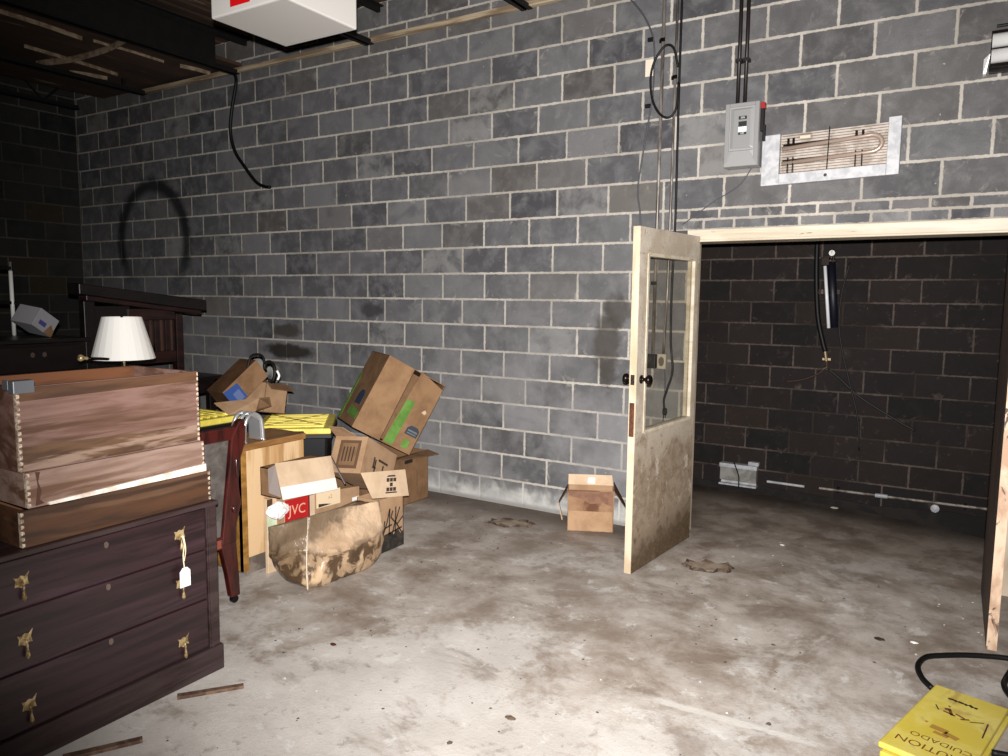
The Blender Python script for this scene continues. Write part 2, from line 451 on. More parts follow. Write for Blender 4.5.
# ------------------------------------------------------------------ hanging white box sign
t = thing('hanging_sign', 'white box sign with a red mark hanging under the joists', 'sign', (-.57, -2.40, 2.9))
m_w = mat('white_enamel', rgb(184, 179, 174), .45)
bx = MB().box(-.815, -.33, -2.625, -2.18, 2.9, 3.45)
part('housing', bx, m_w, t, bevel=.008)
part('red_mark', MB().prism([(0, 0), (.13, 0), (.13, .030), (.04, .030), (.04, .12), (0, .12)], (-.678, -2.6275, 2.927), (1, 0, 0), (0, 0, 1), .003), mat('sign_red', rgb(190, 14, 18), .4), t, label='red mark')
hg = MB().tube([(-.57, -2.5, 3.45), (-.57, -2.5, 4.04)], .008, 6)
part('hanger_rod', hg, m_joist, t); part('hanger_rod', MB().tube([(-.57, -2.3, 3.45), (-.57, -2.3, 4.04)], .008, 6), m_joist, t)

# ------------------------------------------------------------------ doorway trim and doors
m_door = mat('chipped_white_paint', rgb(186, 170, 150), .55, col2=rgb(156, 136, 114), scale=5, stretch=(1, 1, .5), lo=.45, hi=.7, col3=rgb(88, 66, 46), scale3=9, lo3=.63, hi3=.70, bump=.15)
m_doorlow = None
def door_mat():
    m = bpy.data.materials.new('worn_door_paint'); t = NT(m); pos = t.geopos(); p = t.sep(pos)
    a = t.noise(4, 6, .65, pos, .5); b_ = t.noise(16, 5, .65, pos, .4); g = t.noise(55, 3, .6, pos)
    c = t.mix(t.smooth(a, .38, .62), rgb(192, 180, 165), rgb(168, 154, 136))
    low = t.math('ADD', p[2], t.math('MULTIPLY', t.math('SUBTRACT', a, .5), 1.1))
    # paint worn back to grey-brown board on the lower panel, flaky remains of white
    wear = t.smooth(low, .62, .86, 1, 0)
    board = t.mix(t.smooth(b_, .40, .60), rgb(142, 124, 104), rgb(120, 100, 80))
    board = t.mix(t.smooth(t.noise(6, 6, .7, pos, .3), .56, .64, 0, .8), board, rgb(186, 174, 160))
    c = t.mix(t.math('MULTIPLY', wear, .85), c, board)
    c = t.mix(t.smooth(b_, .63, .70, 0, .75), c, rgb(92, 66, 44))
    c = t.mix(t.smooth(g, .62, .70, 0, .6), c, rgb(88, 66, 48))
    foot = t.math('ADD', p[2], t.math('ADD', t.math('MULTIPLY', t.math('SUBTRACT', b_, .5), .5), t.math('MULTIPLY', p[1], -.12)))
    c = t.mix(t.smooth(foot, .14, .36, .85, 0), c, rgb(56, 40, 22))
    c = t.mix(t.math('MULTIPLY', t.smooth(g, .5, .62), t.smooth(foot, .1, .3, .5, 0)), c, rgb(120, 92, 52))
    t.link(c, t.bsdf.inputs['Base Color']); t.bsdf.inputs['Roughness'].default_value = .55
    t.bump(t.math('ADD', b_, g), .25, .004)
    return m
m_leaf = door_mat()
m_cream = mat('cream_casing', rgb(198, 186, 166), .5, col2=rgb(176, 162, 140), scale=4, stretch=(.4, 3, 3), col3=rgb(120, 92, 62), scale3=14, lo3=.66, hi3=.72)
struct('trim_1', MB().box(.60, 2.64, -.022, -.001, 2.028, 2.10).box(.625, 2.48, -.03, .2, 2.02, 2.034), m_cream, bevel=.003)
struct('trim_2', MB().box(.622, .629, .0, .2, 0, 2.02), m_door)
struct('trim_3', MB().box(2.455, 2.48, .0, .2, 0, 2.02).box(2.48, 2.585, -.022, -.001, 0, 2.028), m_door)

rust = mat('rusty_edge', rgb(96, 52, 22), .8, col2=rgb(60, 34, 18), scale=30)
# left leaf, swung open toward the camera; local frame: a along the leaf (0 hinge .. W free), n across the thickness
hp = V((.690, -.024, 0)); ad = (V((.618, -.895, 0)) - V((.690, -.024, 0))).normalized(); nd = V((ad.y, -ad.x, 0))   # nd points to -x
def lp(a, n, z): return hp + ad * a + nd * n + V((0, 0, z))
def lbox(mb, a0, a1, n0, n1, z0, z1):
    return mb.hexa([lp(a0, n0, z0), lp(a1, n0, z0), lp(a1, n1, z0), lp(a0, n1, z0), lp(a0, n0, z1), lp(a1, n0, z1), lp(a1, n1, z1), lp(a0, n1, z1)])
if nd.x > 0: nd = -nd
W = .88; T = .045
dr = thing('panel_door', 'open white half-glazed door with chipped paint, standing out from the block wall', 'door', (.69, -.02, .012))
part('door_leaf', lbox(lbox(lbox(lbox(MB(), 0, W, 0, T, .012, .855), 0, W, 0, T, 1.905, 2.055), 0, .07, 0, T, .855, 1.905), W - .115, W, 0, T, .855, 1.905), m_leaf, dr, bevel=.003)
part('lock_edge', lbox(MB(), W, W + .0018, .001, T - .001, .012, 2.054), mat('cream_edge', rgb(198, 183, 160), .5, col2=rgb(178, 158, 130), scale=6, stretch=(1, 1, .4), col3=rgb(104, 70, 44), scale3=16, lo3=.64, hi3=.69), dr, label='cream painted lock edge')
gs = mat('door_glass', rgb(200, 205, 205), .05)
t_ = NT(gs)
tr = t_.node('ShaderNodeBsdfTransparent'); tr.inputs[0].default_value = (.86, .85, .82, 1)
mx = t_.node('ShaderNodeMixShader'); t_.bsdf.inputs['Base Color'].default_value = rgb(150, 145, 138); t_.bsdf.inputs['Roughness'].default_value = .12
t_.link(t_.smooth(t_.noise(9, 4, .6, t_.geopos()), .45, .75, .03, .10), mx.inputs[0])
t_.link(tr.outputs[0], mx.inputs[1]); t_.link(t_.bsdf.outputs[0], mx.inputs[2]); t_.link(mx.outputs[0], t_.n['Material Output'].inputs[0])
gl = part('glass_pane', lbox(MB(), .07, W - .115, .018, .023, .855, 1.905), gs, dr, label='dusty glass pane')
bead = MB()
for n0, n1 in ((-.004, .016), (.025, T + .003)):
    lbox(bead, .06, .08, n0, n1, .85, 1.91); lbox(bead, W - .125, W - .105, n0, n1, .85, 1.905)
    lbox(bead, .08, W - .125, n0, n1, 1.89, 1.91); lbox(bead, .08, W - .125, n0, n1, .845, .865)
part('glazing_bead', bead, m_cream, dr)
m_iron = mat('dark_bronze', rgb(36, 28, 24), .3, .8)
m_steel = mat('bright_steel', rgb(200, 196, 190), .22, 1.0)
def knob(side):
    k = MB(); n0 = -.001 if side < 0 else T + .001
    ax = -nd if side < 0 else nd
    Rm = ax.to_track_quat('Z', 'Y').to_matrix()
    k.lathe([(.026, 0), (.026, .005), (.012, .008), (.010, .028), (.022, .034), (.030, .046), (.028, .060), (.015, .068), (.0, .069)], lp(W - .06, n0, 1.175), Rm, 18)
    return k
part('door_knob', knob(-1), m_iron, dr, smooth=True); part('door_knob', knob(1), m_iron, dr, smooth=True)
part('latch_plate', lbox(MB(), W, W + .004, .010, .035, 1.145, 1.205), m_steel, dr, label='bright latch plate')
part('mortise_pocket', lbox(MB(), W, W + .003, .007, .038, .84, 1.04), rust, dr, label='rusty open lock pocket')
part('hinge', lbox(MB(), -.01, .02, T - .002, T + .012, 1.72, 1.82), m_iron, dr); part('hinge', lbox(MB(), -.01, .02, T - .002, T + .012, .22, .32), m_iron, dr)

m_leaf2 = mat('dark_door_face', rgb(64, 50, 42), .6, col2=rgb(90, 70, 58), scale=4, stretch=(1, 1, .4))
d2 = thing('panel_door', 'right-hand door leaf seen edge-on with flaking paint, at the right picture edge', 'door', (2.41, -.02, .012))
part('door_leaf', MB().hexa([(2.398, -.875, .012), (2.44, -.875, .012), (2.43, -.03, .012), (2.388, -.03, .012), (2.398, -.875, 2.02), (2.44, -.875, 2.02), (2.43, -.03, 2.02), (2.388, -.03, 2.02)]), m_leaf2, d2)
m_edge = mat('flaking_edge', rgb(206, 178, 152), .6, col2=rgb(170, 136, 110), scale=12, stretch=(1, 1, .5), col3=rgb(66, 44, 34), scale3=22, lo3=.60, hi3=.66)
part('lock_edge', MB().box(2.3985, 2.4405, -.880, -.8755, .012, 2.02), m_edge, d2, label='pale flaking lock edge')
part('hinge', MB().box(2.425, 2.447, -.036, -.023, 1.7, 1.8), m_iron, d2)

# ------------------------------------------------------------------ conduits, cables, boxes on the wall
m_cond = mat('galvanized_conduit', rgb(150, 143, 136), .4, .35, col2=rgb(92, 84, 78), scale=20, stretch=(1, 1, .2))
m_rub = mat('black_rubber', rgb(9, 8, 8), .55, spec=.3)
m_grayw = mat('grey_wire', rgb(66, 66, 70), .6)
def strap_part(x, z, root, w=.03):
    part('strap', MB().box(x - w, x - .008, -.012, -.001, z - .012, z + .012).box(x - .016, x + .016, -.031, -.026, z - .012, z + .012), m_iron, root)
c1 = thing('conduit', 'left thin metal conduit running down to the black junction box', 'conduit', (.388, -.014, 1.26), 'conduits above the door')
part('pipe', MB().tube([(.382, -.014, 1.26), (.384, -.014, 2.4), (.388, -.014, 3.8)], .0125, 10), m_cond, c1, smooth=True)
strap_part(.388, 3.35, c1); strap_part(.382, 1.75, c1)
c2 = thing('conduit', 'right thin metal conduit running down to the pale outlet box', 'conduit', (.475, -.014, 1.26), 'conduits above the door')
part('pipe', MB().tube([(.458, -.014, 1.27), (.472, -.014, 1.7), (.476, -.014, 2.4), (.478, -.014, 3.8)], .0095, 10), m_cond, c2, smooth=True)
strap_part(.479, 3.1, c2)
cb = thing('power_cable', 'thick black cable hanging beside the conduits with a round loop in it', 'cable', (.5, -.02, 3.3))
main = bez([(.507, -.012, 3.8), (.505, -.012, 3.3), (.506, -.012, 2.8), (.510, -.012, 2.2), (.508, -.03, 1.7), (.513, -.03, 1.36), (.532, -.03, 1.16), (.500, -.03, 1.03), (.478, -.03, .95), (.484, -.03, .885)])
part('cord', MB().tube(main, .0085, 8), m_rub, cb, smooth=True)
part('plug', MB().lathe([(.010, 0), (.017, .01), (.017, .045), (.008, .05)], (.487, -.03, .845), None, 10).tube([(.481, -.035, .845), (.481, -.035, .825)], .003, 5).tube([(.493, -.035, .845), (.493, -.035, .825)], .003, 5), m_rub, cb)
lp_ = bez([(.500, -.030, 3.16), (.47, -.045, 3.28), (.412, -.048, 3.30), (.345, -.046, 3.22), (.318, -.045, 3.11), (.335, -.045, 2.97), (.39, -.046, 2.87), (.455, -.045, 2.84), (.500, -.038, 2.90), (.506, -.030, 3.06)])
part('loop', MB().tube(lp_, .008, 8), m_rub, cb, smooth=True)
wr = thing('control_wire', 'thin grey wire clipped to the block wall, coming down from the ceiling', 'wire', (.27, -.006, 3.3))
part('wire', MB().tube(bez([(.08, -.006, 3.72), (.16, -.006, 3.64), (.25, -.006, 3.52), (.315, -.007, 3.37), (.326, -.007, 3.2), (.322, -.007, 3.0), (.31, -.007, 2.92), (.285, -.007, 2.76), (.245, -.007, 2.5), (.235, -.007, 2.36), (.262, -.007, 2.13), (.262, -.007, 1.4)]), .006, 6), m_grayw, wr, smooth=True)
for z, x in ((3.37, .30), (2.94, .295)):
    part('clip', MB().box(x - .022, x + .014, -.02, -.001, z - .012, z + .012), m_rub, wr)
tag(part('paper_tag', MB().box(.262, .325, -.004, -.001, 3.135, 3.245), mat('old_paper', rgb(214, 202, 184), .8), bevel=.001), 'small blank pale tag stuck on the wall behind the cable loop', 'tag')
tag(part('thin_wire', MB().tube(bez([(1.0, -.006, 2.48), (.92, -.006, 2.37), (.75, -.006, 2.27), (.56, -.006, 2.14)]), .0035, 6), m_grayw), 'thin bare wire sagging diagonally below the grey switch box', 'wire')
# junction boxes behind the door glass
jb = thing('junction_box', 'black junction box at the foot of the left conduit, seen through the door glass', 'electrical box', (.365, -.03, 1.165))
part('box_body', MB().box(.32, .412, -.05, -.001, 1.165, 1.262), m_rub, jb, bevel=.004)
part('cover_screw', MB().lathe([(.005, 0), (.004, .003)], (.366, -.05, 1.213), Rx(PI / 2), 8), m_steel, jb)
obx = thing('outlet_box', 'pale electrical outlet seen through the door glass', 'outlet', (.45, -.03, 1.165))
part('box_body', MB().box(.424, .486, -.045, -.001, 1.165, 1.268), mat('outlet_grey', rgb(168, 160, 146), .5), obx, bevel=.004)
part('receptacle', MB().prism([(.02 * math.cos(a), .033 * math.sin(a)) for a in [i * PI / 8 for i in range(16)]], (.455, -.046, 1.216), (1, 0, 0), (0, 0, 1), .004), mat('outlet_brown', rgb(90, 78, 66), .5), obx)
tag(part('hanging_wire', MB().tube(bez([(.468, -.006, 1.16), (.474, -.006, 1.0), (.462, -.006, .6), (.458, -.006, .3)]), .004, 6), m_grayw), 'thin grey wire dropping from the pale outlet behind the door', 'wire')

# black riser pipes and disconnect switch
m_pipe = mat('black_conduit', rgb(34, 27, 25), .45, .3)
for x, lab in ((.900, 'left of two black conduits rising from the grey switch box'), (.945, 'right of two black conduits rising from the grey switch box')):
    t = thing('black_conduit', lab, 'conduit', (x, -.04, 2.88), 'black conduits over the switch box')
    part('pipe', MB().tube([(x, -.04, 2.86), (x, -.04, 3.3), (x - .004, -.04, 3.86)], .0125, 10), m_pipe, t, smooth=True)
    part('strap_screw', MB().lathe([(.007, 0), (.005, .004)], (x - .002, -.053, 3.135), Rx(PI / 2), 8), m_steel, t)
    part('strap', MB().box(x - .02, x + .018, -.055, -.0005, 3.125, 3.145), m_pipe, t)
m_gray = mat('grey_enamel', rgb(146, 145, 144), .35)
m_gray2 = mat('grey_enamel_dark', rgb(134, 133, 132), .35)  # slightly darker grey for the cover and its rim
SW0 = set(bpy.data.objects)
sw = thing('disconnect_switch', 'grey metal disconnect switch box on the block wall beside the heater', 'switch box', (.923, -.06, 2.49))
part('enclosure', MB().box(.82, 1.026, -.11, -.001, 2.49, 2.875), m_gray, sw, bevel=.004)
fr = MB()
for (a, b, c, d) in ((.82, .846, 2.49, 2.875), (1.0, 1.026, 2.49, 2.875), (.846, 1.0, 2.853, 2.875)): fr.box(a, b, -.122, -.11, c, d)
part('cover_rim', fr, m_gray2, sw, bevel=.003)
cov = MB().hexa([(.850, -.110, 2.60), (.996, -.110, 2.60), (.996, -.110, 2.845), (.850, -.110, 2.845), (.87, -.117, 2.61), (.976, -.117, 2.61), (.972, -.117, 2.835), (.874, -.117, 2.835)])
part('cover', cov, m_gray2, sw, bevel=.002)
part('lower_lip', MB().hexa([(.820, -.110, 2.49), (1.026, -.110, 2.49), (1.026, -.110, 2.59), (.820, -.110, 2.59), (.822, -.124, 2.492), (1.024, -.124, 2.492), (.976, -.118, 2.585), (.87, -.118, 2.585)]), m_gray, sw)
m_blk = mat('black_print', rgb(18, 18, 22), .5); m_wh = mat('white_print', rgb(232, 230, 226), .5)
lb = part('label_plate', MB().box(.902, .952, -.1185, -.1165, 2.775, 2.795), m_blk, sw); part('label_plate', MB().box(.902, .952, -.1185, -.1165, 2.733, 2.763), m_blk, sw); lc_ = part('label_plate', MB().box(.902, .952, -.1185, -.1165, 2.683, 2.697), m_blk, sw)
part('lettering', MB().text('ON', .016, (.927, -.1187, 2.785), (1, 0, 0), (0, 0, 1), .0006), m_wh, lb); part('lettering', MB().text('OFF', .013, (.927, -.1187, 2.690), (1, 0, 0), (0, 0, 1), .0006), m_wh, lc_)
part('status_window', MB().box(.902, .952, -.1185, -.1165, 2.700, 2.730), m_wh, sw)
part('handle', MB().box(1.026, 1.045, -.085, -.045, 2.70, 2.84).box(1.04, 1.055, -.08, -.05, 2.64, 2.74), m_rub, sw, bevel=.003)
part('handle_tip', MB().box(1.027, 1.050, -.09, -.04, 2.835, 2.872), mat('red_plastic', rgb(150, 24, 22), .4), sw, bevel=.003, label='red handle tip')

sw.location = (sw.location.x + .030, sw.location.y, sw.location.z - .018)
# wall heater without its cover
ht = thing('wall_heater', 'white wall heater with its grille off and heating element exposed', 'heater', (1.44, -.02, 2.36))
m_hw = mat('heater_white', rgb(186, 184, 186), .4, col2=rgb(160, 160, 163), scale=18)
sk = .018   # the frame hangs slightly out of level
def hz(x, z): return z + (x - 1.05) / .77 * sk
def hq(mb, x0, x1, z0, z1, y0, y1):
    return mb.hexa([(x0, y0, hz(x0, z0)), (x1, y0, hz(x1, z0)), (x1, y1, hz(x1, z0)), (x0, y1, hz(x0, z0)), (x0, y0, hz(x0, z1)), (x1, y0, hz(x1, z1)), (x1, y1, hz(x1, z1)), (x0, y1, hz(x0, z1))])
part('frame', hq(hq(hq(MB(), 1.055, 1.160, 2.360, 2.665, -.055, -.001), 1.160, 1.755, 2.360, 2.425, -.055, -.001), 1.755, 1.822, 2.360, 2.685, -.055, -.001), m_hw, ht, bevel=.003)
part('reflector', hq(MB(), 1.16, 1.755, 2.425, 2.665, -.012, -.003), mat('dull_reflector', rgb(176, 164, 154), .45, .2, col2=rgb(140, 126, 114), scale=10), ht)
fins = MB()
for i in range(15):
    z = 2.432 + i * .0158
    hq(fins, 1.163, 1.752, z, z + .0026, -.018, -.012)
part('fin_grid', fins, mat('fin_dark', rgb(78, 64, 56), .5, .2), ht)
m_el = mat('element_sheath', rgb(170, 150, 136), .3, .3)
el = [(1.172, -.034, hz(1.172, 2.575)), (1.66, -.034, hz(1.66, 2.60))]
for k in range(9):
    a = PI / 2 - PI * k / 8
    el.append((1.67 + .055 * math.cos(a), -.034, hz(1.70, 2.552) + .048 * math.sin(a)))
el += [(1.172, -.034, hz(1.172, 2.488))]
part('heating_element', MB().tube(el, .0135, 10), m_el, ht, smooth=True)
part('support_bar', MB().tube([(1.175, -.026, hz(1.17, 2.598)), (1.70, -.026, hz(1.7, 2.602))], .006, 6), m_iron, ht); part('support_bar', MB().tube([(1.175, -.026, hz(1.17, 2.505)), (1.68, -.026, hz(1.68, 2.507))], .006, 6), m_iron, ht)
part('centre_rod', MB().tube([(1.435, -.045, 2.432), (1.440, -.045, 2.685)], .0035, 6), m_rub, ht)
for x in (1.205, 1.235, 1.585, 1.62):
    part('clip', MB().box(x, x + .006, -.046, -.02, hz(x, 2.43), hz(x, 2.52)), m_iron, ht); part('clip', MB().box(x - .004, x + .01, -.046, -.04, hz(x, 2.60), hz(x, 2.635)), m_iron, ht)
part('mount_screw', MB().lathe([(.010, 0), (.008, .004)], (1.43, -.055, 2.402), Rx(PI / 2), 10), m_blk, ht)
lbl = MB(); lbl.box(1.27, 1.33, -.022, -.020, 2.635, 2.652); part('rating_label', lbl, m_cream, ht)

ht.location = (ht.location.x + .012, ht.location.y, ht.location.z - .010)
# shiny light fixture at the upper right edge
m_ref = mat('polished_metal', rgb(232, 230, 228), .25, .15)
fx = thing('wall_mount_fixture', 'shiny metal wall fixture with two rounded reflectors at the upper right edge', 'fixture', (2.5, -.06, 2.86))
part('back_plate', MB().box(2.235, 2.9, -.03, -.001, 2.87, 3.09), m_iron, fx, bevel=.002)
for z in (3.025, 2.945):
    part('reflector', MB().tube([(2.24, -.07, z), (2.9, -.07, z)], .036, 14), m_ref, fx, smooth=True)
part('lower_lip', MB().tube([(2.232, -.05, 2.885), (2.9, -.05, 2.885)], .02, 12), mat('dull_metal', rgb(90, 86, 84), .3, .9), fx, smooth=True)
part('end_bracket', MB().hexa([(2.207, -.06, 2.862), (2.222, -.06, 2.862), (2.222, -.001, 2.862), (2.207, -.001, 2.862), (2.207, -.06, 2.94), (2.236, -.09, 2.96), (2.236, -.001, 2.96), (2.207, -.001, 2.94)]), m_ref, fx, bevel=.002)
part('shade_edge', MB().tube([(2.255, -.05, 3.105), (2.9, -.05, 3.105)], .008, 8), m_rub, fx)

tag(part('hanging_cable', MB().tube(bez([(-3.80, -.10, 3.72), (-3.86, -.03, 3.66), (-3.95, -.02, 3.4), (-3.98, -.015, 3.2), (-3.92, -.015, 3.02), (-3.80, -.015, 2.88), (-3.64, -.015, 2.72), (-3.52, -.015, 2.665), (-3.44, -.015, 2.652)]), .016, 8), m_rub, smooth=True),
    'black cable drooping down the left part of the block wall from a joist end', 'cable')

# ------------------------------------------------------------------ far room things
gy = 2.36
cy = thing('gauge_column', 'slim cylinder with a white tube and round dial, hanging on the dark far wall', 'gauge', (1.15, gy, 1.35))
m_nav = mat('navy_paint', rgb(14, 14, 26), .5)
ax = V((1.172, gy, 1.38)) - V((1.11, gy, 1.96))
part('cylinder', MB().tube([(1.150, gy, 1.98), (1.205, gy, 1.40)], .036, 14), m_nav, cy, smooth=True)
part('sight_tube', MB().tube([(1.105, gy - .045, 1.95), (1.165, gy - .045, 1.395)], .0145, 10), mat('white_tube', rgb(235, 235, 235), .3), cy, smooth=True)
part('valve_head', MB().box(1.07, 1.14, gy - .05, gy + .03, 1.955, 2.03).box(1.11, 1.19, gy - .02, gy + .01, 1.985, 2.01).tube([(1.16, gy, 1.94), (1.165, gy, 2.04)], .012, 8), m_iron, cy, bevel=.004)
dl = part('dial', MB().lathe([(.031, 0), (.031, .02), (.026, .024)], (1.155, gy - .01, 2.065), Rx(PI / 2), 20), m_steel, cy)
part('dial_face', MB().lathe([(.025, 0), (.025, .003)], (1.155, gy - .032, 2.065), Rx(PI / 2), 20), m_wh, dl)
part('dial_needle', MB().box(1.153, 1.157, gy - .038, gy - .035, 2.06, 2.085), m_blk, dl)
part('bracket', MB().box(1.06, 1.23, gy + .03, 2.42, 1.70, 1.74).box(1.06, 1.08, gy - .03, gy + .05, 1.70, 1.74), m_iron, cy)
hs = thing('black_hose', 'thick black hose hanging from the doorway head down to a brass valve', 'hose', (1.1, 2.37, 1.05))
part('hose', MB().tube(bez([(1.02, 2.37, 2.74), (1.02, 2.37, 2.2), (1.03, 2.37, 1.85), (1.06, 2.37, 1.5), (1.11, 2.37, 1.28), (1.14, 2.37, 1.18)]), .022, 10), m_rub, hs, smooth=True)
vv = part('valve', MB().tube([(1.14, 2.37, 1.18), (1.155, 2.37, 1.09)], [.02, .016], 10).box(1.12, 1.19, 2.36, 2.38, 1.10, 1.12), mat('brass_old', rgb(150, 132, 104), .35, .8), hs)
part('tap_lever', MB().tube([(1.155, 2.36, 1.09), (1.165, 2.34, 1.04), (1.13, 2.34, 1.02)], .008, 8), mat('brass_old', rgb(150, 132, 104)), hs)
for pts, r, lab, c_ in (([(1.14, 2.39, 1.02), (1.07, 2.39, .96), (.93, 2.39, .90), (.80, 2.39, .88)], .009, 'thin rusty hose branching left below the brass valve', rgb(54, 30, 22)),
                   ([(1.17, 2.39, 1.02), (1.28, 2.39, .93), (1.45, 2.39, .78), (1.75, 2.39, .60), (1.9, 2.39, .52)], .009, 'thin dark hose branching right below the brass valve', rgb(20, 18, 18)),
                   ([(1.30, 2.39, 1.98), (1.25, 2.38, 1.72), (1.24, 2.37, 1.45), (1.28, 2.36, 1.2), (1.36, 2.36, .9), (1.44, 2.36, .6), (1.47, 2.37, .3)], .007, 'thin black cable dangling right of the gauge cylinder', rgb(16, 15, 16))):
    tag(part('thin_hose', MB().tube(bez(pts), r, 6), mat('hose_%d' % int(r * 1e4 + c_[0] * 1e4), c_, .6), smooth=True), lab, 'hose')
bh = thing('baseboard_heater', 'white baseboard heater section low on the dark far wall behind the door', 'heater', (.40, 2.38, -.2))
part('casing', MB().box(.235, .585, 2.35, 2.418, -.13, .0), mat('aged_grey', rgb(140, 137, 132), .5, col2=rgb(110, 106, 100), scale=12), bh, bevel=.004)
part('top_cap', MB().box(.23, .59, 2.335, 2.418, .0, .040).box(.50, .60, 2.36, 2.418, .04, .075), m_hw, bh, bevel=.004)
part('bottom_rail', MB().box(.23, .59, 2.33, 2.40, -.175, -.158).box(.24, .58, 2.385, 2.40, -.16, -.13), m_hw, bh, bevel=.003)
part('cord', MB().tube(bez([(.37, 2.34, .06), (.40, 2.325, .0), (.425, 2.33, -.08), (.43, 2.325, -.19)]), .006, 6), m_rub, bh)
tar = [(-1.5, -.17), (-.4, -.18), (.3, -.16), (.9, -.17), (1.6, -.19), (2.2, -.17), (3.0, -.18), (5.0, -.18)]
b_ = struct('baseboard_1', MB().prism([(x_, z_ + .015 * math.sin(i_ * 3)) for i_, (x_, z_) in enumerate(tar)] + [(5.0, -.62), (-1.5, -.62)], (0, 2.405, 0), (1, 0, 0), (0, 0, 1), .014), mat('tar_coat', rgb(14, 11, 10), .9, col2=rgb(30, 24, 20), scale=6))
bp = thing('wall_pipe', 'thin white pipe running along the foot of the dark far wall', 'pipe', (1.6, 2.39, -.1))
part('pipe_run', MB().tube([(.68, 2.39, -.10), (1.0, 2.39, -.102), (1.02, 2.39, -.102)], .012, 8), m_hw, bp)
part('pipe_run', MB().tube([(1.15, 2.39, -.098), (2.0, 2.39, -.092), (3.1, 2.39, -.08)], .011, 8), mat('dirty_pipe', rgb(150, 140, 128), .5, col2=rgb(80, 70, 60), scale=9), bp)
part('end_cap', MB().lathe([(.012, 0), (.034, .006), (.034, .03), (.010, .04)], (2.09, 2.40, -.139), Rx(PI / 2), 14), m_hw, bp)
part('coupling', MB().tube([(1.62, 2.39, -.095), (1.72, 2.39, -.094)], .018, 8), m_hw, bp)
part('bracket', MB().box(1.3, 1.32, 2.385, 2.42, -.12, -.07), m_iron, bp); part('bracket', MB().box(2.3, 2.32, 2.385, 2.42, -.12, -.07), m_iron, bp)

# ------------------------------------------------------------------ dresser with drawers stacked on it
def wood(name, a, b, rough=.45, stretch=(6, .6, 6), scale=4, c3=None, coat=0, **k):
    return mat(name, a, rough, col2=b, scale=scale, stretch=stretch, col3=c3, coat=coat, bump=.08, **k)
m_mah = wood('dark_mahogany', rgb(46, 27, 31), rgb(28, 15, 17), .36, (5, .5, 9), 3, c3=rgb(58, 37, 44), scale3=1.5)
m_mah2 = wood('dark_mahogany_rail', rgb(56, 42, 42), rgb(38, 25, 24), .4, (5, .5, 5), 4)
m_brass = mat('tarnished_brass', rgb(200, 176, 130), .4, .5, col2=rgb(120, 96, 60), scale=40)
ds = thing('chest_of_drawers', 'dark mahogany chest of drawers with brass teardrop pulls', 'dresser', (-.74, -3.41, 0))
YL, YR = -3.89, -2.93
part('carcass', MB().box(-.98, -.502, YL, YR, .02, .742), m_mah, ds, bevel=.003)
part('top_board', MB().box(-.99, -.482, YL - .01, YR + .008, .742, .762), m_mah2, ds, bevel=.004)
part('plinth', MB().box(-.985, -.478, YL - .01, YR + .012, 0, .115), m_mah2, ds, bevel=.005)
part('stile', MB().box(-.502, -.488, YR - .05, YR, .115, .742).box(-.488, -.484, YR - .044, YR - .030, .115, .742), m_mah2, ds, bevel=.002)
part('stile', MB().box(-.502, -.488, YL, YL + .05, .115, .742), m_mah2, ds, bevel=.002)
yk = -3.415
def pull(parent, y, z):
    o = part('drawer_pull', MB().prism([(1.25 * a_, 1.25 * b_) for a_, b_ in [(-.02, .012), (-.008, .008), (.0, .014), (.010, .010), (.022, .022), (.016, .002), (.020, -.016), (.010, -.014), (.0, -.022), (-.010, -.016), (-.018, -.016), (-.015, 0)]], (-.488, y, z), (0, 1, 0), (0, 0, 1), .003), m_brass, parent, bevel=.001)
    part('pendant', MB().lathe([(.0, 0), (.005, .004), (.008, .014), (.0055, .028), (.003, .040), (.004, .050), (.002, .058)], (-.478, y + .002, z - .074), None, 10).tube([(-.486, y, z - .006), (-.478, y, z - .008), (-.478, y, z - .022)], .0035, 6), m_brass, o, smooth=True)
    return o
m_key = mat('keyhole_metal', rgb(130, 112, 104), .35, .8)
for z0, z1, zp, zk in ((.562, .738, .660, .700), (.342, .556, .452, .535), (.120, .336, .212, .318)):
    dd = part('drawer', MB().box(-.502, -.490, YL + .055, YR - .055, z0, z1), m_mah, ds, bevel=.003)
    pull(dd, yk - .302, zp); pull(dd, yk + .307, zp - (.015 if zp < .3 else .0))
    part('keyhole', MB().prism([(.009 * math.cos(a), .013 * math.sin(a)) for a in [i * PI / 6 for i in range(12)]], (-.4885, yk, zk), (0, 1, 0), (0, 0, 1), .002), m_key, dd)
tg = thing('price_tag', 'white paper tag hanging on a string from the right pull of the top drawer', 'tag', (-.476, -3.108, .44))
part('string', MB().tube(bez([(-.478, -3.107, .655), (-.468, -3.106, .62), (-.472, -3.110, .57), (-.470, -3.108, .518)]), .0025, 6).tube(bez([(-.474, -3.104, .655), (-.464, -3.103, .60), (-.470, -3.107, .55)]), .002, 5), mat('string', rgb(222, 206, 170), .8), tg)
part('paper', MB().prism([(-.024, 0), (.024, 0), (.024, .066), (.010, .082), (-.010, .082), (-.024, .066)], (-.466, -3.108, .440), (0, 1, 0), (0, 0, 1), .002), mat('tag_white', rgb(240, 238, 236), .6), tg)

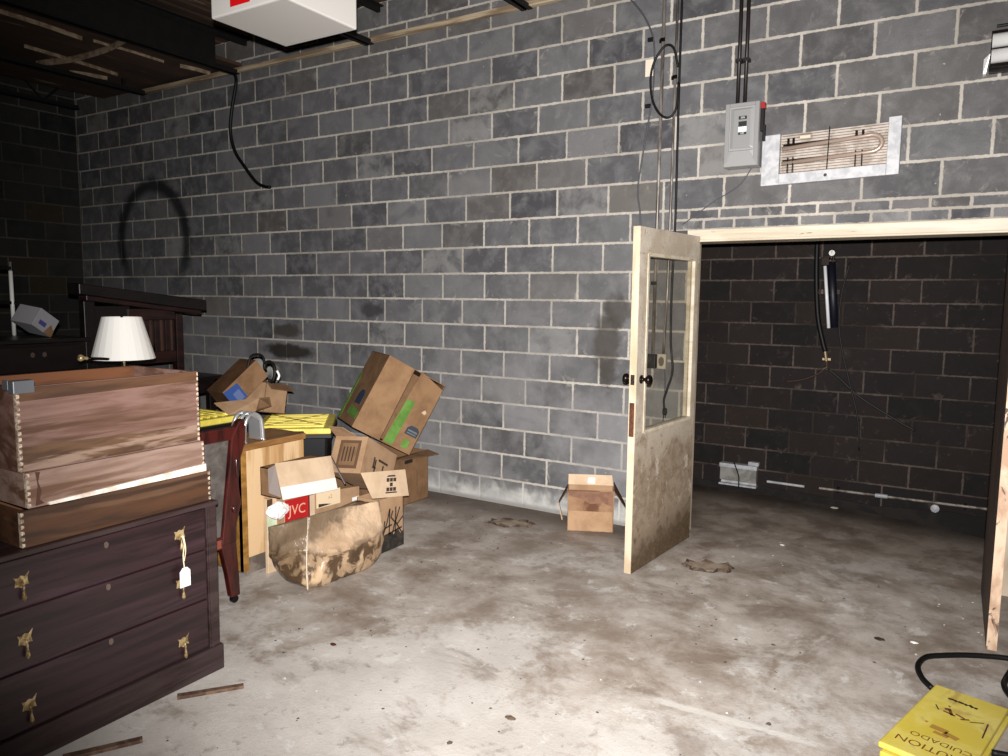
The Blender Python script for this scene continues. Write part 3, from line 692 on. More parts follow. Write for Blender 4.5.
def dwood(name, a, b, c3, **k): return mat(name, a, .55, col2=b, scale=3.2, stretch=(4, .7, 7), lo=.38, hi=.66, col3=c3, scale3=2.6, lo3=.48, hi3=.62, bump=.1, **k)
m_d1 = dwood('pinkish_drawer_wood', rgb(116, 88, 79), rgb(90, 63, 51), rgb(76, 50, 35))
m_d2 = dwood('pale_drawer_wood', rgb(138, 114, 102), rgb(112, 86, 74), rgb(92, 64, 48))
m_d3 = dwood('brown_drawer_wood', rgb(74, 46, 27), rgb(48, 30, 18), rgb(88, 62, 44))
m_in = mat('drawer_inside', rgb(104, 62, 34), .6, col2=rgb(78, 44, 24), scale=3, stretch=(4, .6, 6))
m_pale = mat('pale_joint', rgb(192, 176, 156), .7, col2=rgb(120, 98, 80), scale=60)
m_edgew = mat('raw_white_edge', rgb(226, 214, 204), .6, col2=rgb(190, 172, 156), scale=14, stretch=(2, 1, 2))
def drawer_box(label, x0, x1, y0, y1, z0, z1, m, front_strip=None, bracket=False, teeth=7):
    t = thing('loose_drawer', label, 'drawer', ((x0 + x1) / 2, (y0 + y1) / 2, z0), 'loose drawers stacked on the dresser')
    th = .018
    part('front_panel', MB().box(x1 - th, x1, y0, y1, z0, z1), m, t, bevel=.002)
    part('back_panel', MB().box(x0, x0 + th, y0, y1, z0, z1), m_in, t, bevel=.002)
    part('side_panel', MB().box(x0 + th, x1 - th, y0, y0 + th, z0, z1), m, t, bevel=.002)
    part('side_panel', MB().box(x0 + th, x1 - th, y1 - th, y1, z0, z1), m, t, bevel=.002)
    part('bottom_panel', MB().box(x0 + th, x1 - th, y0 + th, y1 - th, z0 + .012, z0 + .02), m_in, t)
    n = max(3, int((z1 - z0) / .02))
    for (ya, sg) in ((y0, 1), (y1, -1)):
        dv = MB(); k = 0
        hh = (z1 - z0) / n
        for i in range(n):
            za = z0 + i * hh
            dv.hexa([(x1 + .0008, ya, za + hh * .15), (x1 + .0008, ya + sg * .010, za + hh * .28), (x1 - .001, ya + sg * .010, za + hh * .28), (x1 - .001, ya, za + hh * .15),
                     (x1 + .0008, ya, za + hh * .85), (x1 + .0008, ya + sg * .010, za + hh * .72), (x1 - .001, ya + sg * .010, za + hh * .72), (x1 - .001, ya, za + hh * .85)])
        dv.box(x1 - .014, x1 - .003, ya - sg * .0008, ya + sg * .002, z0 + .004, z1 - .004)
        part('dovetail_joint', dv, m_pale, t)
    return t
b3 = drawer_box('lowest of the three loose wooden drawers, dark brown, on the dresser', -.96, -.505, -3.70, -2.942, .763, .893, m_d3)
b2 = drawer_box('middle loose drawer with a white raw edge along its bottom', -.965, -.522, -3.665, -2.955, .894, 1.022, m_d2)
part('bottom_edge', MB().hexa([(-.522, -3.60, .896), (-.508, -3.60, .896), (-.508, -2.955, .894), (-.522, -2.955, .894), (-.522, -3.60, .906), (-.512, -3.60, .906), (-.510, -2.955, .925), (-.522, -2.955, .925)]), m_edgew, b2, label='white raw bottom edge')
part('torn_corner', MB().prism([(0, 0), (.03, .004), (.014, .02), (.022, .05), (.012, .085), (.02, .118), (.004, .12), (.010, .07)], (-.5205, -3.64, .90), (0, 1, 0), (0, 0, 1), .0015), mat('torn_dark', rgb(70, 40, 28), .8), b2)
b1 = drawer_box('topmost and deepest loose drawer, pinkish brown with pale dovetails', -.975, -.528, -3.680, -2.968, 1.023, 1.322, m_d1)
part('lower_band', MB().hexa([(-.528, -3.67, 1.028), (-.5265, -3.67, 1.028), (-.5265, -2.98, 1.028), (-.528, -2.98, 1.028), (-.528, -3.67, 1.112), (-.5265, -3.67, 1.112), (-.5265, -2.98, 1.095), (-.528, -2.98, 1.095)]), mat('band_wood', rgb(92, 66, 46), .55, col2=rgb(66, 44, 28), scale=3, stretch=(4, .7, 7), col3=rgb(132, 108, 94), scale3=5), b1)
part('upper_band', MB().hexa([(-.528, -3.67, 1.272), (-.5265, -3.67, 1.272), (-.5265, -2.975, 1.285), (-.528, -2.975, 1.285), (-.528, -3.67, 1.320), (-.5265, -3.67, 1.320), (-.5265, -2.975, 1.320), (-.528, -2.975, 1.320)]), mat('band_dark', rgb(84, 56, 36), .55, col2=rgb(60, 38, 24), scale=3, stretch=(4, .7, 7)), b1)
cr = MB().box(-.56, -.522, -3.69, -3.62, 1.30, 1.345).box(-.60, -.56, -3.69, -3.684, 1.31, 1.345)
part('metal_corner', cr, mat('steel_bracket', rgb(110, 112, 116), .45, .5), b1, bevel=.004, label='dull steel corner bracket')

# ------------------------------------------------------------------ chair
m_lac = mat('red_lacquer', rgb(66, 20, 16), .32, col2=rgb(38, 13, 11), scale=10, stretch=(3, 3, .6), coat=.4)
ch = thing('side_chair', 'reddish-brown wooden chair with a grey padded back beside the dresser', 'chair', (-1.03, -2.62, 0))
CX = -1.03; yc = -2.63
m_uph = mat('grey_upholstery', rgb(92, 84, 80), .85, col2=rgb(66, 58, 54), scale=9)
zz0, zz1 = .38, .90
part('back_pad', MB().hexa([(CX - .03, yc - .12, zz0), (CX + .008, yc - .12, zz0), (CX + .008, yc + .125, zz0), (CX - .03, yc + .125, zz0), (CX - .03, yc - .19, zz1), (CX + .008, yc - .19, zz1), (CX + .008, yc + .195, zz1), (CX - .03, yc + .195, zz1)]), m_uph, ch, bevel=.006)
part('top_rail', MB().hexa([(CX - .025, yc - .27, .885), (CX + .015, yc - .27, .885), (CX + .015, yc + .27, .885), (CX - .025, yc + .27, .885), (CX - .025, yc - .30, .955), (CX + .015, yc - .30, .955), (CX + .015, yc + .30, .955), (CX - .025, yc + .30, .955)]), m_lac, ch, bevel=.008)
for s in (-1, 1):
    prof_ = [(.118, .34), (.212, .34), (.214, .42), (.222, .455), (.252, .54), (.242, .60), (.238, .66), (.247, .73), (.258, .80), (.275, .84), (.288, .87), (.292, .95), (.284, .99), (.25, .985), (.20, .90), (.185, .76), (.160, .62), (.142, .50)]
    part('back_post', MB().prism([(s * a_, b_) for a_, b_ in (prof_ if s > 0 else prof_[::-1])], (CX + .022, yc, 0), (0, 1, 0), (0, 0, 1), .042), m_lac, ch, bevel=.007)
    part('beading', MB().lathe([(.001, 0), (.008, .008), (.012, .02), (.008, .034), (.001, .04)], (CX + .026, yc + s * .195, .50), None, 10).lathe([(.001, 0), (.006, .01), (.006, .10), (.001, .11)], (CX + .024, yc + s * .222, .68), None, 8), m_lac, ch, smooth=True)
    leg_ = [(.118, .345), (.212, .345), (.214, .30), (.222, .18), (.228, .04), (.172, .04), (.150, .18), (.124, .30)]
    part('rear_leg', MB().prism([(s * a_, b_) for a_, b_ in (leg_ if s > 0 else leg_[::-1])], (CX + .020, yc, 0), (0, 1, 0), (0, 0, 1), .040), m_lac, ch, bevel=.006)
    part('caster', MB().tube([(CX - .012, yc + s * .200, .022), (CX + .012, yc + s * .200, .022)], .021, 12), m_rub, ch)
    part('front_leg', MB().tube([(CX - .43, yc + s * .19, .36), (CX - .43, yc + s * .20, .2), (CX - .43, yc + s * .21, .0)], [.03, .026, .018], 8), m_lac, ch, smooth=True)
part('seat', MB().box(CX - .45, CX - .02, yc - .21, yc + .21, .39, .44), m_uph, ch, bevel=.015)
part('seat_rail', MB().box(CX - .45, CX + .012, yc - .2, yc + .165, .315, .385), m_lac, ch, bevel=.006)
part('seat_trim', MB().box(CX + .012, CX + .016, yc - .16, yc + .14, .325, .37), mat('worn_red', rgb(126, 66, 52), .4), ch, bevel=.001)

# ------------------------------------------------------------------ oak cabinet, chrome rack
m_oak = mat('pale_oak', rgb(190, 152, 106), .5, col2=rgb(158, 116, 72), scale=4, stretch=(5, 5, .5), lo=.4, hi=.68, col3=rgb(210, 178, 138), scale3=2.2, bump=.05)
m_oak2 = mat('oak_edge', rgb(158, 116, 58), .45, col2=rgb(126, 88, 40), scale=6, stretch=(3, 1, 3))
oc = thing('oak_cabinet', 'pale oak base cabinet behind the bulging paper sack', 'cabinet', (-1.45, -1.88, 0))
CB = (-1.6, -1.295, -2.13, -1.665)
part('side_panel', MB().box(CB[0], CB[1], CB[2], CB[3], .10, .742), m_oak, oc, bevel=.003)
part('toe_kick', MB().box(CB[0], CB[1] - .004, CB[2] + .002, CB[3], .0, .10), mat('damp_grey_wood', rgb(120, 108, 98), .8, col2=rgb(86, 76, 68), scale=9), oc)
part('face_frame', MB().box(CB[0], CB[1] + .002, CB[2] - .02, CB[2], .02, .742).box(CB[1] - .03, CB[1] + .003, CB[2] - .02, CB[2] + .018, .02, .742), m_oak2, oc, bevel=.002)
part('counter_top', MB().box(CB[0] - .01, CB[1] + .012, CB[2] - .03, CB[3] + .01, .742, .782), mat('brown_counter', rgb(120, 82, 44), .4, col2=rgb(146, 106, 64), scale=5, stretch=(3, .7, 3)), oc, bevel=.006)
m_chr = mat('chrome', rgb(225, 225, 226), .28, .8)
cr = thing('chrome_rack', 'small arched chrome rack standing on the corner of the oak cabinet', 'rack', (-1.33, -2.03, .782))
for i, dx in enumerate((0, -.05, -.10)):
    part('hoop', MB().tube(bez([(-1.30 + dx, -2.115, .785), (-1.30 + dx, -2.11, .88), (-1.30 + dx, -2.085, .935), (-1.30 + dx, -2.045, .952), (-1.30 + dx, -2.0, .925), (-1.30 + dx, -1.985, .87), (-1.30 + dx, -1.98, .785)], 5), .011, 8), m_chr, cr, smooth=True)
part('arched_strap', MB().hexa([(-1.40, -2.0, .79), (-1.295, -2.0, .79), (-1.295, -1.985, .79), (-1.40, -1.985, .79), (-1.40, -2.005, .91), (-1.295, -2.005, .91), (-1.295, -1.99, .91), (-1.40, -1.99, .91)]).hexa([(-1.40, -2.06, .94), (-1.295, -2.06, .94), (-1.295, -2.0, .905), (-1.40, -2.0, .905), (-1.40, -2.06, .955), (-1.295, -2.06, .955), (-1.295, -1.99, .918), (-1.40, -1.99, .918)]), m_chr, cr, bevel=.003)
part('base_bar', MB().tube([(-1.42, -2.115, .79), (-1.285, -2.115, .79)], .007, 8).tube([(-1.42, -1.98, .79), (-1.285, -1.98, .79)], .007, 8), m_chr, cr)

# ------------------------------------------------------------------ black totes with yellow lids
m_tote = mat('black_plastic', rgb(16, 16, 18), .35); m_yel = mat('yellow_lid', rgb(224, 206, 96), .4, col2=rgb(206, 186, 76), scale=8)
def tote(label, c, yaw, w, l, ztop):
    R_ = Rz(yaw); c = V(c)
    t = thing('storage_tote', label, 'tote', (c.x, c.y, 0), 'black totes with yellow lids')
    part('tub', MB().obox((c.x, c.y, (ztop - .05) / 2), (w - .05, l - .05, ztop - .05), R_, .86), m_tote, t, bevel=.015)
    part('rim', MB().obox((c.x, c.y, ztop - .065), (w + .015, l + .015, .03), R_), m_tote, t, bevel=.006)
    lid = MB().obox((c.x, c.y, ztop - .03), (w, l, .04), R_)
    ld = part('lid', lid, m_yel, t, bevel=.008)
    rb = MB()
    for i in range(8):
        yy = -l / 2 + .07 + i * (l - .14) / 7
        rb.obox(c + R_ @ V((0, yy, 0)) + V((0, 0, ztop - .004)), (w - .10, .022, .014), R_)
    for sg in (-1, 1):
        a = math.atan2(l * .8, w * .8) * sg
        rb.obox((c.x, c.y, ztop - .0035), (math.hypot(w, l) * .78, .022, .0155), R_ @ Rz(a))
    part('lid_rib', rb, m_yel, ld, bevel=.003)
    for sg in (-1, 1):
        part('latch_handle', MB().obox(c + R_ @ V((0, sg * (l / 2 + .012), 0)) + V((0, 0, ztop - .05)), (.16, .03, .05), R_), m_tote, t, bevel=.006)
    return t
tote('black storage tote with ribbed yellow lid, beside the tilted moving box', (-1.775, -1.277, 0), math.atan2(.28, .32), .51, .62, .765)
tote('black storage tote with yellow lid under the open boxes behind the chair', (-2.02, -1.99, 0), 0, .50, .52, .875)

# ------------------------------------------------------------------ cardboard
def card(name, a, b, c3=None, **k): return mat(name, a, .8, col2=b, scale=7, stretch=(1, 1, 1), lo=.35, hi=.7, col3=c3, scale3=5, spec=.2, **k)
m_c1 = card('cardboard_tan', rgb(168, 136, 106), rgb(148, 116, 88))
m_c1b = card('cardboard_aged', rgb(142, 110, 80), rgb(120, 90, 64))
m_c2 = card('cardboard_brown', rgb(130, 99, 72), rgb(108, 80, 56))
m_c3 = card('cardboard_pale', rgb(204, 178, 150), rgb(186, 160, 132))
m_c4 = card('cardboard_dark', rgb(84, 58, 36), rgb(64, 42, 26))
m_ink = mat('dark_ink', rgb(58, 44, 36), .7); m_wetk = mat('black_damp', rgb(30, 27, 24), .7, col2=rgb(60, 50, 42), scale=20)
def carton(t, c, d, R_, m, th=.005, openface='+z', name='carton_body'):
    """hollow carton: five walls, open on one local face"""
    c = V(c); mb = MB(); hx, hy, hz_ = d[0] / 2, d[1] / 2, d[2] / 2
    def lb(x0, x1, y0, y1, z0, z1):
        ps = [c + R_ @ V(p) for p in ((x0, y0, z0), (x1, y0, z0), (x1, y1, z0), (x0, y1, z0), (x0, y0, z1), (x1, y0, z1), (x1, y1, z1), (x0, y1, z1))]
        mb.hexa(ps)
    if openface != '-z': lb(-hx, hx, -hy, hy, -hz_, -hz_ + th)
    if openface != '+z': lb(-hx, hx, -hy, hy, hz_ - th, hz_)
    if openface != '-x': lb(-hx, -hx + th, -hy, hy, -hz_, hz_)
    if openface != '+x': lb(hx - th, hx, -hy, hy, -hz_, hz_)
    if openface != '-y': lb(-hx, hx, -hy, -hy + th, -hz_, hz_)
    if openface != '+y': lb(-hx, hx, hy - th, hy, -hz_, hz_)
    return part(name, mb, m, t)
def flap(t, q, m, th=.004, name='flap', label=None): return part(name, MB().panel(q, th), m, t, label=label)

# --- big moving carton leaning at the wall (front face = -y side, x along B->H, z up the sheet)
Rb = Matrix(((.466, -.843, .268), (.734, .538, .414), (-.493, .004, .870)))
# orthonormalise
ex = V(Rb.col[0]).normalized(); ez = V(Rb.col[2]); ez = (ez - ex * ez.dot(ex)).normalized(); ey = ez.cross(ex)
Rb = Matrix((ex, ey, ez)).transposed(); cb_ = V((-1.519, -.563, .835)); db = (.50, .46, .588)
bg = thing('moving_carton', 'large tilted brown moving carton with green stripe, leaning at the block wall', 'carton', tuple(cb_ - V((0, 0, .4))))
carton(bg, cb_, db, Rb, m_c2, openface='-y')
def bp_(x, y, z): return cb_ + Rb @ V((x * db[0] / 2, y * db[1] / 2, z * db[2] / 2))
# two long flaps closing the front, parted by a gap
f1 = flap(bg, [bp_(-1, -1, -1), bp_(-.10, -1.12, -1), bp_(-.16, -1.16, .98), bp_(-1, -1, 1)], m_c1b)
f2 = flap(bg, [bp_(-.02, -1.14, -1), bp_(1, -1, -1), bp_(1.0, -1, .86), bp_(.06, -1.22, 1.02)], m_c1b)
def on(o, u, v, n, a, b, k=.003): return o + u * a + v * b + n * k
# prints on flap 2: green stripe along the gap, house-shaped emblem, tear
m_grn = mat('green_print', rgb(78, 118, 40), .7, col2=rgb(98, 138, 58), scale=9); m_emb = mat('slate_print', rgb(50, 56, 66), .6)
o2 = bp_(-.02, -1.14, -1); u2 = (bp_(1, -1, -1) - o2); v2 = (bp_(.06, -1.22, 1.02) - o2); n2 = u2.cross(v2).normalized(); U2 = u2.normalized(); W2 = v2.normalized()
part('green_stripe', MB().panel([on(o2, u2, v2, n2, .02, .02), on(o2, u2, v2, n2, .33, .02), on(o2, u2, v2, n2, .30, .62), on(o2, u2, v2, n2, .02, .62)], .0015), m_grn, f2)
HOUSE = [(-.055, -.03), (.055, -.03), (.055, .02), (.03, .045), (-.03, .045), (-.055, .02)]
o_ = on(o2, u2, v2, n2, .70, .27)
em = part('emblem', MB().prism(HOUSE, o_, U2, W2, .0015), m_emb, f2)
part('emblem_lines', MB().prism([(-.042, -.018), (.042, -.018), (.042, -.010), (-.042, -.010)], o_ + n2 * .001, U2, W2, .001).prism([(-.042, .0), (.042, .0), (.042, .012), (-.042, .012)], o_ + n2 * .001, U2, W2, .001), mat('slate_light', rgb(104, 108, 112), .6), em)
part('green_patch', MB().panel([on(o2, u2, v2, n2, .58, .05), on(o2, u2, v2, n2, .80, .05), on(o2, u2, v2, n2, .80, .15), on(o2, u2, v2, n2, .58, .17)], .0015), m_grn, f2)
part('torn_hole', MB().prism([(-.02, -.01), (.012, -.016), (.02, .004), (.0, .02), (-.012, .008)], on(o2, u2, v2, n2, .72, .56), U2, W2, .002), m_c3, f2)
# side face (local -x): emblem, green band along its far edge
os_ = bp_(-1, 1, -1); us = bp_(-1, -1, -1) - os_; vs_ = bp_(-1, 1, 1) - os_; ns = us.cross(vs_).normalized()
sd = part('side_print', MB().panel([on(os_, us, vs_, ns, .02, .02), on(os_, us, vs_, ns, .16, .02), on(os_, us, vs_, ns, .12, .62), on(os_, us, vs_, ns, .02, .70)], .0015).panel([on(os_, us, vs_, ns, .40, .12), on(os_, us, vs_, ns, .95, .10), on(os_, us, vs_, ns, .95, .2), on(os_, us, vs_, ns, .45, .25)], .0012), m_grn, bg)
part('side_emblem', MB().prism([(x * 1.35, y * 1.5) for x, y in HOUSE], on(os_, us, vs_, ns, .66, .36), us.normalized(), vs_.normalized(), .0015), mat('blue_print', rgb(44, 54, 76), .6), bg)

# --- brown carton with a hand hole under it
hb = thing('hand_hole_carton', 'dark brown carton with hand hole standing under the tilted moving carton', 'carton', (-1.74, -.46, 0))
Rh = Rz(-.02)
carton(hb, (-1.74, -.46, .20), (.56, .58, .395), Rh, m_c2)
part('hand_hole', MB().prism([(-.045, -.014), (.045, -.014), (.05, 0), (.045, .014), (-.045, .014), (-.05, 0)], (-1.457, -.42, .345), (0, 1, 0), (0, 0, 1), .003), mat('hole_black', rgb(24, 16, 12), .9), hb)
part('torn_slot', MB().prism([(-.02, -.07), (.015, -.075), (.02, .06), (-.015, .07)], (-1.457, -.30, .20), (0, 1, 0), (0, 0, 1), .003), m_c4, hb)
flap(hb, [(-1.46, -.75, .398), (-1.46, -.17, .398), (-1.36, -.155, .37), (-1.37, -.76, .41)], m_c2)

# --- tilted carton with printed window label
Rp = Matrix(((.985, -.115, -.130), (.163, .869, .467), (.060, -.481, .875)))
ex = V(Rp.col[0]).normalized(); ez = V(Rp.col[2]); ez = (ez - ex * ez.dot(ex)).normalized(); ey = ez.cross(ex)
Rp = Matrix((ex, ey, ez)).transposed()
k_ = 1.005; cc = V((2.2228, -4.9545, 1.6467)); cp = cc + (V((-1.183, -1.251, .495)) - cc) * k_ + V((0, .01, .025)); dp = (.25 * k_, .40 * k_, .25 * k_)
pc = thing('printed_carton', 'tilted tan carton with dark window-shaped print, in front of the tote', 'carton', tuple(cp - V((0, 0, .2))))
part('carton_body', MB().obox(cp, dp, Rp), m_c1, pc, bevel=.003)
def pp(x, y, z): return cp + Rp @ V((x * dp[0] / 2, y * dp[1] / 2, z * dp[2] / 2))
of_ = pp(-1, -1.01, -1); uf = pp(1, -1.01, -1) - of_; vf = pp(-1, -1.01, 1) - of_; nf = uf.cross(vf).normalized()
fr = part('window_print', MB().panel([on(of_, uf, vf, nf, .22, .12), on(of_, uf, vf, nf, .86, .12), on(of_, uf, vf, nf, .86, .88), on(of_, uf, vf, nf, .22, .88)], .0012), mat('brown_ink', rgb(92, 66, 46), .7), pc)
part('print_lines', MB().panel([on(of_, uf, vf, nf, .30, .20, .0045), on(of_, uf, vf, nf, .78, .20, .0045), on(of_, uf, vf, nf, .78, .80, .0045), on(of_, uf, vf, nf, .30, .80, .0045)], .0008), m_c2, fr)
stp = MB()
for i in range(4): stp.panel([on(of_, uf, vf, nf, .36 + i * .1, .3, .006), on(of_, uf, vf, nf, .40 + i * .1, .3, .006), on(of_, uf, vf, nf, .40 + i * .1, .7, .006), on(of_, uf, vf, nf, .36 + i * .1, .7, .006)], .0006)
part('print_bars', stp, m_ink, fr)
# right side (+x) scribble print and torn top tape
orr = pp(1.01, -1, -1); ur = pp(1.01, 1, -1) - orr; vr = pp(1.01, -1, 1) - orr; nr = ur.cross(vr).normalized()
sb = MB()
for (a, b, c_, d_) in ((.35, .15, .55, .55), (.45, .55, .75, .60), (.60, .2, .85, .5), (.3, .3, .4, .6)):
    sb.panel([on(orr, ur, vr, nr, a, b), on(orr, ur, vr, nr, c_, b), on(orr, ur, vr, nr, c_, b + .06), on(orr, ur, vr, nr, a, b + .06)], .001)
    sb.panel([on(orr, ur, vr, nr, a, b), on(orr, ur, vr, nr, a + .04, b), on(orr, ur, vr, nr, a + .04, d_), on(orr, ur, vr, nr, a, d_)], .001)
part('side_print', sb, m_ink, pc)
flap(pc, [pp(-1, -1, 1.01), pp(-1.0, -1.5, 1.25), pp(-.1, -1.5, 1.2), pp(.3, -1, 1.01)], m_c1)
part('tape_mark', MB().prism([(-.03, -.016), (-.012, -.008), (.0, -.02), (.012, -.008), (.03, -.014), (.026, .012), (-.024, .014)], pp(.92, -.86, 1.03), Rp.col[0], Rp.col[1], .002), m_blk, pc)

# --- damp carton with scribble
ak = thing('damp_carton', 'tan carton with black damp foot and branching dark print, right of the sack', 'carton', (-.985, -1.32, 0))
carton(ak, (-.965, -1.32, .178), (.18, .245, .352), Rz(0), m_c1)
part('damp_foot', MB().prism([(-.123, 0), (.123, 0), (.123, .10), (.09, .085), (.06, .13), (.02, .09), (-.02, .12), (-.07, .10), (-.123, .14)], (-.872, -1.32, .003), (0, 1, 0), (0, 0, 1), .003).prism([(-.11, 0), (.11, 0), (.11, .10), (.0, .12), (-.11, .11)], (-.985, -1.196, .003), (-1, 0, 0), (0, 0, 1), .003), m_wetk, ak)
scr = MB()
def stroke(mb, o, u, v, n, pts, w):
    for (a, b), (c_, d_) in zip(pts, pts[1:]):
        p, q = o + u * a + v * b, o + u * c_ + v * d_; t_ = (q - p); s_ = t_.cross(n).normalized() * w
        mb.panel([p - s_, p + s_, q + s_, q - s_] if (s_.cross(t_)).dot(n) > 0 else [p + s_, p - s_, q - s_, q + s_], .001)
oo = V((-.868, -1.44, .06)); uu = V((0, 1, 0)); vv_ = V((0, 0, 1)); nn = V((1, 0, 0))
for pts in (((.01, .02), (.07, .13), (.10, .22), (.09, .02)), ((.04, .10), (.12, .11)), ((.13, .2), (.11, .16), (.15, .12), (.12, .04)), ((.16, .22), (.15, .02)), ((.2, .21), (.155, .12), (.22, .03)), ((.02, .05), (.22, .07)), ((.03, .0), (.10, .06), (.18, .0)), ((.05, .15), (.03, .03)), ((.17, .1), (.23, .14))):
    stroke(scr, oo, uu, vv_, nn, pts, .005)
part('dark_print', scr, mat('branch_ink', rgb(40, 34, 30), .7), ak)
ef = flap(ak, [(-.84, -1.535, .395), (-.835, -1.188, .338), (-.85, -1.205, .515), (-.865, -1.61, .570)], m_c3, name='raised_flap', label='pale raised flap')
st = MB(); oq = V((-.836, -1.365, .452)); uq = V((0, .98, -.16)).normalized(); vq = V((-.06, .12, .98)).normalized()
for i in range(3):
    for j in range(3):
        if (i + j) % 2 == 0 or i == 1: st.prism([(-.014, -.013), (.012, -.013), (.012, .010), (-.014, .010)], oq + uq * (i - 1) * .033 + vq * (j - 1) * .030 + uq.cross(vq) * .0045, uq, vq, .002)
st.prism([(-.055, -.056), (.055, -.056), (.055, -.048), (-.055, -.048)], oq + uq.cross(vq) * .0045, uq, vq, .002)
st.prism([(-.045, .048), (.04, .048), (.03, .058), (-.03, .058)], oq + uq.cross(vq) * .0045, uq, vq, .002)
part('stamp_print', st, m_ink, ef)

# --- long carton with pale label
lc = thing('long_carton', 'long tan carton with a pale picture label, lying behind the sack', 'carton', (-1.19, -1.485, 0))
part('carton_body', MB().hexa([(-1.14, -1.755, 0), (-1.10, -1.755, 0), (-1.10, -1.35, 0), (-1.14, -1.35, 0), (-1.14, -1.755, .435), (-1.10, -1.755, .435), (-1.10, -1.35, .395), (-1.14, -1.35, .395)]), m_c1, lc, bevel=.003)
pl = part('picture_label', MB().panel([(-1.098, -1.735, .335), (-1.098, -1.53, .325), (-1.098, -1.53, .425), (-1.098, -1.735, .432)], .002), mat('label_cream', rgb(222, 198, 164), .7), lc)
part('label_art', MB().prism([(-.08, 0), (.03, 0), (-.02, .012), (-.08, .022)], (-1.0965, -1.64, .338), (0, 1, 0), (0, 0, 1), .001), m_ink, pl)
part('label_print', MB().text('x2', .035, (-1.0965, -1.62, .385), (0, 1, 0), (0, 0, 1), .001), mat('grey_ink', rgb(140, 120, 100), .7), pl)
part('shipping_label', MB().box(-1.099, -1.0965, -1.42, -1.357, .310, .333), m_wh, lc, label='small white label')
part('edge_fold', MB().box(-1.10, -1.092, -1.79, -1.757, .10, .432), m_c3, lc)

lc.location.x -= .02
jv = thing('printed_red_carton', 'carton with a red panel lettered in pale capitals, left of the long carton', 'carton', (-1.19, -1.88, 0))
part('carton_body', MB().box(-1.196, -1.130, -1.982, -1.79, 0, .452), m_c1, jv, bevel=.003)
rp = part('red_panel', MB().panel([(-1.127, -1.978, .30), (-1.127, -1.793, .285), (-1.127, -1.793, .432), (-1.127, -1.978, .440)], .002), mat('red_print', rgb(170, 24, 26), .6), jv)
part('lettering', MB().text('JVC', .085, (-1.1255, -1.885, .365), (0, 1, -.06), (0, .06, 1), .001), mat('letter_tan', rgb(222, 168, 140), .6), rp)
gb = thing('pale_green_carton', 'narrow carton with pale green print beside the oak cabinet', 'carton', (-1.2, -2.065, 0))
part('carton_body', MB().box(-1.224, -1.20, -2.05, -1.93, .0, .452), m_c3, gb, bevel=.003)
part('green_panel', MB().panel([(-1.197, -2.05, .25), (-1.197, -1.94, .25), (-1.197, -1.94, .40), (-1.197, -2.05, .40)], .002), mat('mint_print', rgb(176, 192, 158), .7, col2=rgb(200, 208, 180), scale=14), gb)
part('brown_corner', MB().panel([(-1.197, -2.05, .40), (-1.197, -2.01, .40), (-1.197, -2.01, .45), (-1.197, -2.05, .45)], .002), m_c4, gb)

# --- open carton with white edged flap
wf = thing('open_flap_carton', 'open carton with a beige and white flap hanging down, on top of the small cartons', 'carton', (-1.17, -1.84, .455))
carton(wf, (-1.175, -1.845, .555), (.16, .40, .170), Rz(0), m_c2, openface='+x')
fq = [(-1.045, -2.065, .478), (-1.045, -1.630, .447), (-1.085, -1.640, .655), (-1.085, -2.080, .690)]
mf = flap(wf, [fq[0].__class__(fq[0]), fq[1], fq[2], fq[3]], m_c3, name='front_flap')
def lerp(a, b, t): return tuple(x + (y - x) * t for x, y in zip(a, b))
wq = [fq[0], fq[1], lerp(fq[1], fq[2], .34), lerp(fq[0], fq[3], .34)]
wq = [(x + .0025, y, z) for x, y, z in wq]
part('white_band', MB().panel(wq, .002), mat('white_card', rgb(228, 222, 216), .6), mf)
flap(wf, [(-1.085, -1.640, .645), (-1.03, -1.575, .47), (-1.05, -1.545, .465), (-1.12, -1.60, .645)], mat('grey_card', rgb(120, 108, 102), .8), name='side_flap', label='grey side flap')
flap(wf, [(-1.088, -2.078, .680), (-1.125, -2.100, .655), (-1.105, -2.115, .52), (-1.055, -2.068, .49)], mat('grey_card', rgb(120, 108, 102), .8), name='side_flap')

# --- crumpled paper
def blob(c, r, seed, amp, seg=16, freq=6, squash=(1, 1, 1)):
    bm = bmesh.new(); bmesh.ops.create_icosphere(bm, subdivisions=3, radius=1.0); mb = MB(); idx = {}
    for i, v in enumerate(bm.verts):
        idx[v] = i; n = noise.turbulence_vector(v.co * freq + V((seed, 0, 0)), 2, False)
        p = v.co + n * amp; mb.v.append(V(c) + V((p.x * r[0], p.y * r[1], p.z * r[2])))
    mb.f = [tuple(idx[v] for v in f.verts) for f in bm.faces]; bm.free(); return mb
tag(part('crumpled_paper', blob((-1.075, -2.075, .415), (.03, .072, .046), 3.1, .42, freq=2.4), mat('white_paper', rgb(222, 216, 212), .8)), 'crumpled white paper draped over the red lettered carton', 'paper')

